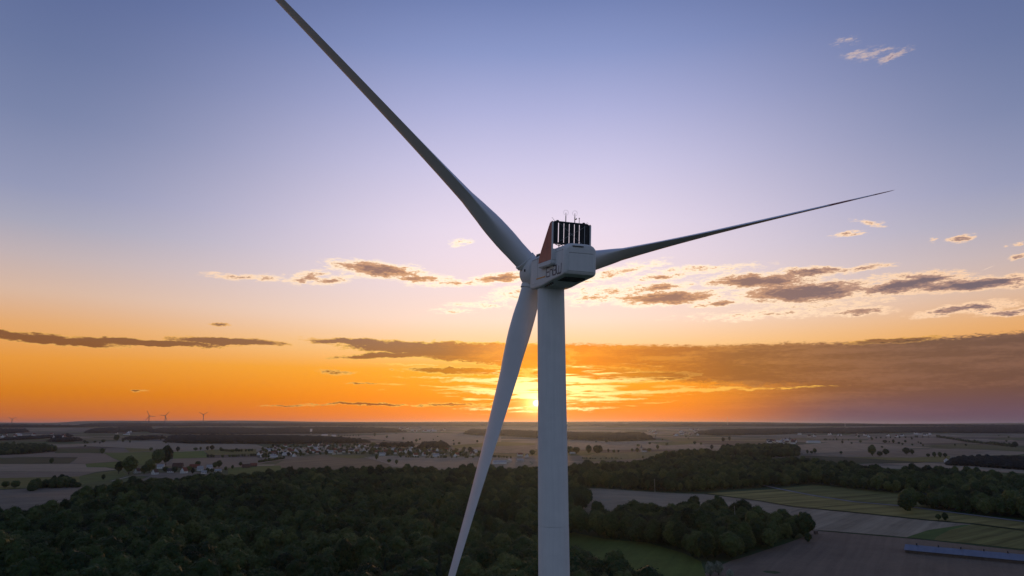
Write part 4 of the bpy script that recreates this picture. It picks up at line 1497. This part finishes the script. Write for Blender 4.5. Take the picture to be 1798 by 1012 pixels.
def loft(name, secs, caps=True):
    vs, fs = [], []
    n = len(secs[0])
    for s_ in secs:
        vs += s_
    for i in range(len(secs) - 1):
        for k in range(n):
            q = (k + 1) % n
            fs.append((i * n + k, i * n + q, (i + 1) * n + q, (i + 1) * n + k))
    if caps:
        fs.append(tuple(range(n - 1, -1, -1)))
        fs.append(tuple(range((len(secs) - 1) * n, len(secs) * n)))
    return mesh(name, vs, fs)


def fix(me):
    bm = bmesh.new()
    bm.from_mesh(me)
    bmesh.ops.recalc_face_normals(bm, faces=bm.faces)
    bm.to_mesh(me)
    bm.free()
    return me


def sharp(o, deg=28):
    for p in o.data.polygons:
        p.use_smooth = True
    o.data.set_sharp_from_angle(angle=R(deg))


# tower sections
TOPZ = (TWR.z - TB.z) - 2.56
secs_z = [0.0, 22.0, 46.0, 68.0, (CAMZ - 11.2) - TB.z, TOPZ]


def trad(z):
    h_ = TOPZ - z
    return 1.615 + 0.0042 * h_ + 0.000006 * h_ * h_


for i in range(5):
    z0, z1 = secs_z[i], secs_z[i + 1]
    bm = bmesh.new()
    n = 96
    rings_ = []
    lv = [(z0 + 0.012, -0.02), (z0 + 0.05, 0.0), (z0 + 0.07, 0.0), (z0 + 0.2, 0.0)] + [(z0 + (z1 - z0) * k / 6, 0.0) for k in range(1, 6)] + [(z1 - 0.2, 0.0), (z1 - 0.07, 0.0), (z1 - 0.05, 0.0), (z1 - 0.012, -0.02)]
    for z, dr in lv:
        r_ = trad(z) + dr
        rings_.append([bm.verts.new((math.cos(k * 2 * math.pi / n) * r_, math.sin(k * 2 * math.pi / n) * r_, z)) for k in range(n)])
    for a_, b_ in zip(rings_, rings_[1:]):
        for k in range(n):
            bm.faces.new((a_[k], a_[(k + 1) % n], b_[(k + 1) % n], b_[k]))
    bm.faces.new(rings_[-1])
    bm.faces.new(rings_[0][::-1])
    me = bpy.data.meshes.new("tower_section")
    bm.to_mesh(me)
    bm.free()
    o = link("tower_section", me, M_PAINT, turb)
    sharp(o, 40)
# yaw collar
bm = bmesh.new()
bmesh.ops.create_cone(bm, cap_ends=True, segments=64, radius1=1.50, radius2=1.50, depth=0.7, matrix=Matrix.Translation((0, 0, TOPZ + 0.34)))
me = bpy.data.meshes.new("yaw_collar")
bm.to_mesh(me)
bm.free()
o = link("yaw_collar", me, M_FRAME, turb)


# nacelle shell
def sec(y, w, zt, zb, ct=(1.05, 0.80), cb=(0.22, 0.24), inset=0.0):
    """rounded-octagon section at y"""
    w -= inset
    zt -= inset
    zb += inset
    pts = []

    def corner(cx, cz, dx, dz, a0, a1, n=5):
        for k in range(n):
            a_ = R(a0 + (a1 - a0) * k / (n - 1))
            pts.append((cx + dx * math.cos(a_), y, cz + dz * math.sin(a_)))
    corner(w - ct[0], zt - ct[1], ct[0], ct[1], 0, 90)
    corner(-w + ct[0], zt - ct[1], ct[0], ct[1], 90, 180)
    corner(-w + cb[0], zb + cb[1], cb[0], cb[1], 180, 270)
    corner(w - cb[0], zb + cb[1], cb[0], cb[1], 270, 360)
    return pts


RW, ZT, ZB = 1.95, 1.72, -2.26
body = loft("nacelle_shell", [sec(-8.62, RW, ZT - .10, -1.80 + .10, inset=0.34), sec(-8.58, RW, ZT - .06, -1.80 + .06, inset=0.18), sec(-8.45, RW, ZT, -1.82, inset=0.08), sec(-8.2, RW, ZT, -1.84, inset=0.02), sec(-7.9, RW, ZT, -1.87),
                              sec(-4.5, RW, ZT, -2.18), sec(-2.2, RW, ZT - .03, -2.46), sec(-1.0, RW, ZT - 0.10, -2.52), sec(0.8, RW - .03, ZT - 0.18, -2.54), sec(1.9, RW - 0.10, ZT - 0.28, -2.48), sec(2.35, RW - 0.28, ZT - 0.42, -2.25)])
nac = part("nacelle", fix(body), M_PAINT, turb)
sharp(nac, 25)


def bx(x0, x1, y0, y1, z0, z1):
    V = [(x, y, z) for z in (z0, z1) for x, y in ((x0, y0), (x1, y0), (x1, y1), (x0, y1))]
    return V, [(3, 2, 1, 0), (4, 5, 6, 7), (0, 1, 5, 4), (1, 2, 6, 5), (2, 3, 7, 6), (3, 0, 4, 7)]


def boxes(name, lst):
    vs, fs = [], []
    for b in lst:
        v, f = bx(*b)
        k = len(vs)
        vs += v
        fs += [tuple(q + k for q in g) for g in f]
    return mesh(name, vs, fs)


def bevel_boxes(name, lst, w=0.03, seg=2):
    me = boxes(name, lst)
    bm = bmesh.new()
    bm.from_mesh(me)
    bmesh.ops.bevel(bm, geom=bm.edges[:], offset=w, segments=seg, affect="EDGES", profile=0.5)
    bm.to_mesh(me)
    bm.free()
    return me


# shell joints: sides, rear
S = RW + 0.004
jt = 0.018
part("panel_joint", boxes("side_joint", [(-S, -S + .03, -8.1, 1.4, 0.92, 0.92 + jt), (S - .03, S, -8.1, 1.4, 0.92, 0.92 + jt)]), M_SEAM, nac)
for yv in (-7.9, -5.95, -3.2, -0.6):
    part("panel_joint", boxes("upright_joint", [(-S, -S + .03, yv, yv + jt, ZB + .6, 1.05), (S - .03, S, yv, yv + jt, ZB + .6, 1.05)]), M_SEAM, nac)
part("panel_joint", boxes("rear_joint", [(-1.5, 1.5, -8.626, -8.60, 0.55, 0.575)]), M_SEAM, nac)
# rear cladding panels and top slot
part("rear_panel", bevel_boxes("rear_lower_panel", [(-1.50, 1.50, -8.66, -8.60, -1.42, 0.52)], 0.02), M_PAINT, nac)
part("rear_panel", bevel_boxes("rear_upper_panel", [(-1.46, 1.46, -8.655, -8.60, 0.60, 1.15)], 0.02), M_PAINT, nac)
part("vent_slot", bevel_boxes("vent_slot", [(-1.05, 0.25, -8.74, -8.5, 1.27, 1.36)], 0.02), M_FRAME, nac)
# service rail along the lower side, rear underside hatch
part("lower_rail", bevel_boxes("lower_rail", [(-1.97, -1.90, -3.0, 1.2, -2.02, -1.92)], 0.03), M_PAINT, nac)
part("underside_hatch", bevel_boxes("underside_hatch", [(-1.0, 1.0, -2.2, 1.6, -2.60, -2.45)], 0.02), M_PAINT, nac)
part("underside_hatch", bevel_boxes("underside_hatch", [(-1.2, 1.2, -7.2, -5.0, -2.16, -1.9)], 0.02), M_UNDER, nac)
part("bottom_bracket", bevel_boxes("bottom_bracket", [(-1.55, -1.35, -4.2 + k * .5, -4.0 + k * .5, -2.42 - k * .04, -2.15) for k in range(5)], 0.02), M_FRAME, nac)
part("roof_hatch", bevel_boxes("roof_hatch", [(-0.7, 0.7, -1.9, 0.2, ZT - .16, ZT + .05)], 0.03), M_PAINT, nac)
part("roof_rail", boxes("roof_rail", [(-1.25, -1.2, 0.6, 1.7, ZT - .3, ZT + .12), (-1.25, -1.2, -1.0, -0.95, ZT - .2, ZT + .25)]), M_FRAME, nac)


# lettering on the left side: x = -S plane, reading from front (y=-3.4) to rear (y=-7.7)
def stroke(vs, fs, pts, w, yo, zo, dep=0.012):
    """round polyline stroke in letter space (u to the right = -y)"""
    for (u0, v0), (u1, v1) in zip(pts, pts[1:]):
        d = Vector((u1 - u0, v1 - v0))
        L_ = d.length
        if L_ < 1e-6:
            continue
        d /= L_
        n_ = Vector((-d.y, d.x)) * w / 2
        e = d * w * 0.42
        q = [Vector((u0, v0)) - e + n_, Vector((u1, v1)) + e + n_, Vector((u1, v1)) + e - n_, Vector((u0, v0)) - e - n_]
        k = len(vs)
        for x in (-S - dep, -S + 0.002):
            for p_ in q:
                vs.append((x, yo - p_.x, zo + p_.y))
        fs += [(k, k + 1, k + 2, k + 3), (k + 7, k + 6, k + 5, k + 4), (k, k + 4, k + 5, k + 1), (k + 1, k + 5, k + 6, k + 2), (k + 2, k + 6, k + 7, k + 3), (k + 3, k + 7, k + 4, k)]


def arc(cx, cy, rx, ry, a0, a1, n=8):
    return [(cx + rx * math.cos(R(a0 + (a1 - a0) * k / n)), cy + ry * math.sin(R(a0 + (a1 - a0) * k / n))) for k in range(n + 1)]


H_ = 1.04
LET = {
    "E": [[(0.85, H_), (0.22, H_)] + arc(0.22, H_ - .2, .2, .2, 90, 180, 4) + [(0.02, 0.2)] + arc(0.22, 0.2, .2, .2, 180, 270, 4) + [(0.85, 0)], [(0.05, H_ / 2), (0.78, H_ / 2)]],
    "n": [[(0.02, 0), (0.02, 0.70)], [(0.02, 0.70), (0.5, 0.70)] + arc(0.5, 0.5, .2, .2, 90, 0, 4) + [(0.70, 0)]],
    "B": [[(0.05, H_), (0.62, H_)] + arc(0.62, H_ - .2, .2, .2, 90, 0, 4) + [(0.82, 0.66)] + arc(0.68, 0.66, .14, .12, 0, -90, 3) + [(0.28, H_ / 2)],
          [(0.68, H_ / 2)] + arc(0.68, 0.40, .16, .14, 80, 0, 3) + [(0.84, 0.2)] + arc(0.64, 0.2, .2, .2, 0, -90, 4) + [(0.22, 0)] + arc(0.22, 0.2, .2, .2, 270, 180, 4) + [(0.02, 0.78)]],
    "W": [[(-0.02, H_), (0.02, 0.22)] + arc(0.24, 0.2, .18, .2, 180, 270, 4) + [(0.34, 0)] + arc(0.34, 0.16, .16, .16, 270, 360, 4) + [(0.50, 0.82)],
          [(0.50, 0.2)] + arc(0.66, 0.16, .16, .16, 180, 270, 4) + [(0.76, 0)] + arc(0.78, 0.2, .18, .2, 270, 360, 4) + [(1.0, H_)]],
}
yo = -3.45
for ch, adv in (("E", 1.05), ("n", 0.90), ("B", 1.02), ("W", 1.1)):
    vs, fs = [], []
    for pl in LET[ch]:
        if ch == "W":
            pl = [(u * 1.28, v) for u, v in pl]
        stroke(vs, fs, pl, 0.155, yo, -1.60)
    part("letter", mesh("letter_" + ch, vs, fs), M_LOGO, nac)
    yo -= adv
vs, fs = [], []
for k in range(24):
    u = k * 0.118
    stroke(vs, fs, [(u, 0.0), (u + 0.05, 0.0 if k % 3 else 0.04)], 0.13, -0.35, -1.50, 0.008)
part("orange_line", mesh("orange_line", vs, fs), M_ORANGE, nac)

# cooler: fins, feet, frame, radiator modules
FX0, FX1 = 2.28, 2.42


def prism_x(name, prof, x0, x1):
    n = len(prof)
    vs = [(x0, y, z) for y, z in prof] + [(x1, y, z) for y, z in prof]
    fs = [tuple(range(n)), tuple(range(2 * n - 1, n - 1, -1))] + [(k, n + k, n + (k + 1) % n, (k + 1) % n) for k in range(n)]
    return fix(mesh(name, vs, fs))


cool = part("cooler", boxes("cooler_sill", [(-2.2, 2.2, -6.0, -5.75, 2.02, 2.10)]), M_FRAME, turb)
prof = [(-2.0, 0.12), (-2.12, 0.62), (-2.45, 1.2), (-5.05, 4.16), (-5.25, 4.38), (-5.5, 4.48), (-5.98, 4.5), (-5.98, 0.12)]
for s_ in (-1, 1):
    me = prism_x("fin_panel", prof, s_ * FX0, s_ * FX1)
    bm = bmesh.new()
    bm.from_mesh(me)
    bmesh.ops.bevel(bm, geom=[e for e in bm.edges if len(e.link_faces) == 2 and e.calc_face_angle(0) > 0.9], offset=0.03, segments=2, affect="EDGES")
    bm.to_mesh(me)
    bm.free()
    o = part("side_fin", me, M_RED, cool)
    part("fin_rear_edge", boxes("fin_rear_edge", [(min(s_ * (FX0 - .01), s_ * (FX1 + .012)), max(s_ * (FX0 - .01), s_ * (FX1 + .012)), -6.03, -5.90, 0.1, 4.38)]), M_PAINT, cool)
    foot_p = [(-1.98, 0.10), (-1.90, -0.12), (-2.0, -0.36), (-2.3, -0.5), (-5.85, -0.5), (-6.0, -0.42), (-6.02, 0.10)]
    me = prism_x("fin_foot", foot_p, s_ * 1.85, s_ * 2.50)
    bm = bmesh.new()
    bm.from_mesh(me)
    bmesh.ops.bevel(bm, geom=bm.edges[:], offset=0.10, segments=3, affect="EDGES")
    bm.to_mesh(me)
    bm.free()
    o = part("fin_foot", me, M_PAINT, cool)
    sharp(o, 40)
    part("fin_joint", boxes("fin_joint", [(min(s_ * FX1, s_ * (FX1 + .004)), max(s_ * FX1, s_ * (FX1 + .004)), -4.62, -4.60, 0.15, 3.6),
                                          (min(s_ * FX1, s_ * (FX1 + .004)), max(s_ * FX1, s_ * (FX1 + .004)), -5.9, -2.75, 1.55, 1.57)]), M_FRAME, cool)
    part("fin_stay", bevel_boxes("fin_stay", [(min(s_ * 1.9, s_ * 2.3), max(s_ * 1.9, s_ * 2.3), -6.0, -5.4, 0.1, 1.35)], 0.04), M_PAINT, cool)


def tube_path(name, pts, r, n=8, closed=False):
    P_ = [Vector(p_) for p_ in pts]
    vs, fs = [], []
    N_ = len(P_)
    for i, p_ in enumerate(P_):
        a_ = P_[(i - 1) % N_] if (closed or i > 0) else P_[0]
        b_ = P_[(i + 1) % N_] if (closed or i < N_ - 1) else P_[-1]
        t_ = (b_ - a_).normalized()
        ref = Vector((0, 1, 0)) if abs(t_.y) < 0.9 else Vector((1, 0, 0))
        u = t_.cross(ref).normalized()
        v = t_.cross(u)
        for k in range(n):
            q = 2 * math.pi * k / n
            vs.append(p_ + (u * math.cos(q) + v * math.sin(q)) * r)
    M_ = N_ if closed else N_ - 1
    for i in range(M_):
        for k in range(n):
            a0, a1 = i * n, ((i + 1) % N_) * n
            fs.append((a0 + k, a0 + (k + 1) % n, a1 + (k + 1) % n, a1 + k))
    if not closed:
        fs.append(tuple(range(n)))
        fs.append(tuple((N_ - 1) * n + k for k in range(n - 1, -1, -1)))
    return fix(mesh(name, vs, fs))


fr = [(-2.30, -5.85, 2.0), (-2.30, -5.85, 4.0)] + [(-2.30 + .42 * (1 - math.cos(R(a_))), -5.85, 4.05 + .42 * math.sin(R(a_))) for a_ in (15, 35, 55, 75, 90)]
fr += [(-x, y, z) for x, y, z in fr[::-1]]
fr += [fr[0]]
part("cooler_frame", tube_path("cooler_frame", fr[:-1], 0.11, 8, True), M_FRAME, cool, smooth=True)
xs_ = [(-2.20, -1.66), (-1.46, -0.98), (-0.84, -0.32), (-0.18, 0.32), (0.46, 0.94), (1.08, 1.58), (1.64, 2.20)]
for x0, x1 in xs_:
    x0, x1 = x0 - 0.025, x1 + 0.025
    lst = [(x0, x1, -5.90, -5.78, 2.12, 4.38)]
    o = part("radiator", bevel_boxes("radiator", lst, 0.02), M_DARK, cool)
    ribs = [(x0 + (x1 - x0) * (k + .5) / 6 - .012, x0 + (x1 - x0) * (k + .5) / 6 + .012, -5.93, -5.905, 2.2, 4.3) for k in range(6)]
    part("radiator_rib", boxes("radiator_rib", ribs), M_FRAME, cool)["kind"] = "stuff"
for p0, p1 in (((-1.45, -6.02, 4.25), (1.25, -6.02, 2.15)), ((-1.45, -6.03, 2.25), (1.55, -6.03, 4.1))):
    part("cross_brace", tube_path("cross_brace", [p0, p1], 0.022, 6), M_STEEL, cool)
part("post", tube_path("post", [(-1.55, -6.0, 1.4), (-1.55, -6.0, 4.35)], 0.055, 8), M_FRAME, cool)
part("post", tube_path("post", [(1.61, -5.98, 1.6), (1.61, -5.98, 4.30)], 0.045, 8), M_STEEL, cool)
part("strut", tube_path("strut", [(-1.55, -6.0, 2.4), (-1.05, -6.1, 1.6)], 0.04, 6), M_FRAME, cool)
part("pipe", tube_path("pipe", [(-2.0, -5.85, 2.1), (-1.9, -5.9, 1.85), (-1.5, -5.9, 1.75), (-1.1, -6.0, 1.9)], 0.05, 6), M_FRAME, cool)


def ring(name, c, r, t_):
    return tube_path(name, [(c[0] + r * math.cos(k * math.pi / 14), c[1], c[2] + r * math.sin(k * math.pi / 14)) for k in range(28)], t_, 5, True)


ZF = 4.50
for xm, hm_, rg in ((-0.70, 1.13, True), (0.42, 1.16, True)):
    part("sensor_mast", tube_path("sensor_mast", [(xm, -5.85, ZF), (xm, -5.85, ZF + hm_ * 0.66)], 0.055, 8), M_FRAME, cool)
    part("sensor_mast_tip", tube_path("sensor_mast_tip", [(xm, -5.85, ZF + hm_ * 0.66), (xm, -5.85, ZF + hm_)], 0.032, 8), M_FRAME, cool)
    part("lightning_ring", ring("lightning_ring", (xm, -5.85, ZF + hm_ + .0), 0.30, 0.011), M_STEEL, cool)
part("wind_vane", boxes("wind_vane", [(0.42, 0.62, -5.90, -5.80, ZF + .42, ZF + .52), (0.58, 0.68, -5.86, -5.84, ZF + .48, ZF + .62)]), M_FRAME, cool)
part("sensor_mast", tube_path("short_mast", [(0.98, -5.85, ZF), (0.98, -5.85, ZF + 0.62)], 0.035, 8), M_FRAME, cool)
part("sensor_head", boxes("sensor_head", [(0.92, 1.04, -5.9, -5.8, ZF + .60, ZF + .68)]), M_FRAME, cool)
for xm in (-1.72, 1.55):
    part("warning_light", bevel_boxes("warning_light", [(xm - .14, xm + .14, -5.98, -5.72, ZF - .02, ZF + .17)], 0.05), M_FRAME, cool)
for p0, p1 in (((-2.0, -5.85, 4.45), (-2.42, -5.85, 4.93)), ((1.78, -5.85, 4.48), (2.05, -5.85, 4.78)), ((1.88, -5.9, 4.42), (2.12, -5.9, 4.64))):
    part("lightning_rod", tube_path("lightning_rod", [p0, p1], 0.018, 5), M_FRAME, cool)

# hub / spinner
prof_h = [(2.30, 1.55), (2.42, 1.88), (2.9, 2.02), (4.0, 2.10), (5.2, 2.05), (6.2, 1.75), (6.9, 1.25), (7.3, 0.65), (7.42, 0.12)]
secs_ = []
n = 64
for y, r_ in prof_h:
    secs_.append([(r_ * math.cos(k * 2 * math.pi / n), y, r_ * math.sin(k * 2 * math.pi / n)) for k in range(n)])
hubo = part("hub", fix(loft("hub", secs_)), M_PAINT, turb)
sharp(hubo, 35)
part("shaft_cover", fix(loft("shaft_cover", [[(1.5 * math.cos(k * .19635), y, 1.5 * math.sin(k * .19635)) for k in range(32)] for y in (2.2, 2.5)])), M_FRAME, hubo)
part("hub_opening", bevel_boxes("hub_opening", [(-2.12, -1.98, 3.25, 3.55, -0.15, 0.18)], 0.02), M_BLACK, hubo)

# blades
CH = [(0, 2.66), (2.2, 2.66), (4, 2.68), (7, 3.25), (10, 3.85), (13, 4.15), (17, 3.95), (22, 3.5), (30, 2.85), (38, 2.35), (46, 1.95), (54, 1.6), (62, 1.22), (67, 0.95), (70, 0.68), (71.4, 0.36), (71.86, 0.10)]
THK = [(0, 1.0), (2.2, 1.0), (4, 0.97), (7, 0.74), (10, 0.54), (13, 0.42), (17, 0.35), (22, 0.30), (30, 0.25), (38, 0.225), (46, 0.21), (54, 0.20), (62, 0.19), (71.86, 0.18)]
TW = [(0, 98), (10, 98), (15, 96), (22, 93), (30, 90), (40, 87.5), (50, 86), (62, 85), (72, 84.5)]


def ip(tab, r_):
    for (a0, b0), (a1, b1) in zip(tab, tab[1:]):
        if r_ <= a1:
            u = (r_ - a0) / (a1 - a0)
            return b0 + (b1 - b0) * u
    return tab[-1][1]


def blade_sec(r_, ang_, grow=0.0, n=40):
    """section in the nacelle frame; ang_ counter-clockwise from right, seen from behind"""
    dirv = Vector((math.cos(ang_), 0, math.sin(ang_)))
    lead = Vector((-math.sin(ang_), 0, math.cos(ang_)))
    axv = Vector((0, 1, 0))
    c = ip(CH, r_)
    th = ip(THK, r_)
    b = R(ip(TW, r_))
    cd = lead * math.cos(b) + axv * math.sin(b)
    nd = -lead * math.sin(b) + axv * math.cos(b)
    ctr = Vector((0, SB, 0)) + dirv * (r_ * math.cos(CONE)) + axv * (r_ * math.sin(CONE) + BEND * (r_ / BL) ** 2)
    blend = max(0.0, min(1.0, (th - 0.42) / 0.55)) if r_ < 14 else 0.0
    out_ = []
    for k in range(n):
        q = 2 * math.pi * k / n
        # circle
        xc, yc = 0.5 * math.cos(q), 0.5 * math.sin(q)
        # airfoil: x from LE (0.32 ahead) to TE
        xa = 0.5 * (1 + math.cos(q))          # 1 at LE .. 0 at TE
        s_ = 1 - xa
        yt = 5 * (0.2969 * math.sqrt(s_) - 0.1260 * s_ - 0.3516 * s_ ** 2 + 0.2843 * s_ ** 3 - 0.1015 * s_ ** 4)
        camber = 0.10 * s_ * (1 - s_)
        sg = 1 if math.sin(q) >= 0 else -1
        ya = sg * yt * th * (1.0 if sg > 0 else 0.85) + camber
        xa_ = xa - 0.66
        x = (xc * blend + xa_ * (1 - blend)) * c
        y = (yc * blend * th / max(th, 1e-3) * 1.0 + ya * (1 - blend)) * c
        v = Vector((x, y)).normalized() * grow
        out_.append(ctr + cd * (x + v.x) + nd * (y + v.y))
    return out_


BAND = ((53.8, 59.9), (65.7, 71.84))
for kb in range(3):
    ang_ = AZ0 + kb * 2 * math.pi / 3
    rs2 = [1.95, 2.2, 3, 4, 5, 6, 7, 8, 9, 10, 11, 12, 13, 14.5, 16, 18, 20, 23, 26, 30, 34, 38, 42, 46, 50, 54, 58, 62, 65, 67, 69, 70, 70.8, 71.4, 71.7, 71.86]
    me = fix(loft("blade", [blade_sec(r_, ang_) for r_ in rs2]))
    bo = part("blade", me, M_BLADE, turb)
    sharp(bo, 40)
    for r0, r1 in BAND:
        rr2 = list(np.linspace(r0, r1, 9))
        part("red_band", fix(loft("red_band", [blade_sec(float(r_), ang_, 0.010) for r_ in rr2])), M_RED, bo, smooth=True)
    # root collar
    dirv = Vector((math.cos(ang_), 0, math.sin(ang_)))
    lead = Vector((-math.sin(ang_), 0, math.cos(ang_)))
    secs_ = []
    for r_, q_ in ((1.75, 1.44), (2.08, 1.44), (2.14, 1.47), (2.22, 1.47), (2.26, 1.40)):
        ctr = Vector((0, SB, 0)) + dirv * r_ + Vector((0, 1, 0)) * r_ * math.sin(CONE)
        secs_.append([ctr + lead * q_ * math.cos(k * 2 * math.pi / 48) + Vector((0, 1, 0)) * q_ * math.sin(k * 2 * math.pi / 48) for k in range(48)])
    o = part("blade_collar", fix(loft("blade_collar", secs_)), M_PAINT, turb)
    sharp(o, 35)


# far turbines on the skyline
def far_turbine(px, base_y, hub_y, rot_px, phase, yaw, label, dist):
    r_ = ray(px, base_y)
    hz = math.hypot(r_.x, r_.y)
    x, y = r_.x / hz * dist, r_.y / hz * dist
    z = ground_z(x, y)
    r2 = ray(px, hub_y)
    zh = CAMZ + r2.z / math.hypot(r2.x, r2.y) * dist
    bl = rot_px / F * dist
    t_ = thing("wind_turbine", (x, y, z), label, "wind turbine", "distant wind turbines on the skyline", 0)
    hh = zh - z
    bm = bmesh.new()
    bmesh.ops.create_cone(bm, cap_ends=True, segments=16, radius1=6.5, radius2=4.5, depth=hh, matrix=Matrix.Translation((0, 0, hh / 2)))
    me = bpy.data.meshes.new("far_tower")
    bm.to_mesh(me)
    bm.free()
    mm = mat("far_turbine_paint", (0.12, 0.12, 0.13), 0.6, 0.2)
    link("tower", me, mm, t_)
    o = link("nacelle", boxes("far_nacelle", [(-3, 3, -9, 7, -3, 3)]), mm, t_)
    o.location = (0, 0, hh + 2)
    o.rotation_euler = (0, 0, R(yaw))
    ho = link("hub", boxes("far_hub", [(-3, 3, -13, -9.01, -3, 3)]), mm, t_)
    ho.location = (0, 0, hh + 2)
    ho.rotation_euler = (0, 0, R(yaw))
    vs = [(-4.5, -11, 1), (4.5, -11, 1), (2.4, -11, bl), (-2.4, -11, bl), (-4.5, -8.6, 1), (4.5, -8.6, 1), (2.4, -9.4, bl), (-2.4, -9.4, bl)]
    fs = [(0, 1, 2, 3), (7, 6, 5, 4), (0, 4, 5, 1), (1, 5, 6, 2), (2, 6, 7, 3), (3, 7, 4, 0)]
    bmesh_ = mesh("far_blade", vs, fs)
    bmesh_.materials.append(mm)
    for k in range(3):
        b_ = link("blade", bmesh_, None, t_)
        b_.location = (0, 0, hh + 2)
        b_.rotation_euler = (Matrix.Rotation(R(yaw), 4, "Z") @ Matrix.Rotation(R(phase + 120 * k), 4, "Y")).to_euler()


far_turbine(20.5, 744.5, 736.5, 5.5, 62, 20, "faint small turbine at the far left on the skyline", 17500)
far_turbine(261, 742.5, 731, 8.5, 95, 30, "small distant turbine, leftmost of the three standing close together", 13000)
far_turbine(289.5, 741.5, 730.5, 8.0, 38, 15, "small distant turbine in the middle of the three, one blade high right", 13000)
far_turbine(356.5, 741.5, 728.5, 7.8, 58, 5, "small distant turbine with Y-shaped blades, right of the pair", 13000)

# ------------------------------------------------------------------ haze
vs, fs = bx(-47500, 47500, -47500, 47500, -32, 232)
hz = link("haze", mesh("haze", vs, fs))
hm_ = bpy.data.materials.new("evening_haze")
hm_.use_nodes = True
t = NT(hm_.node_tree)
t.n.clear()
out = t.new("ShaderNodeOutputMaterial")
pv = t.new("ShaderNodeVolumePrincipled")
pv.inputs["Color"].default_value = (0.56, 0.70, 1.0, 1)
pv.inputs["Density"].default_value = 1.7e-5
pv.inputs["Anisotropy"].default_value = 0.76
t.put(out.inputs["Volume"], pv.outputs[0])
hz.data.materials.append(hm_)
tag(hz, "thin evening haze over the plain", "haze", kind="stuff")
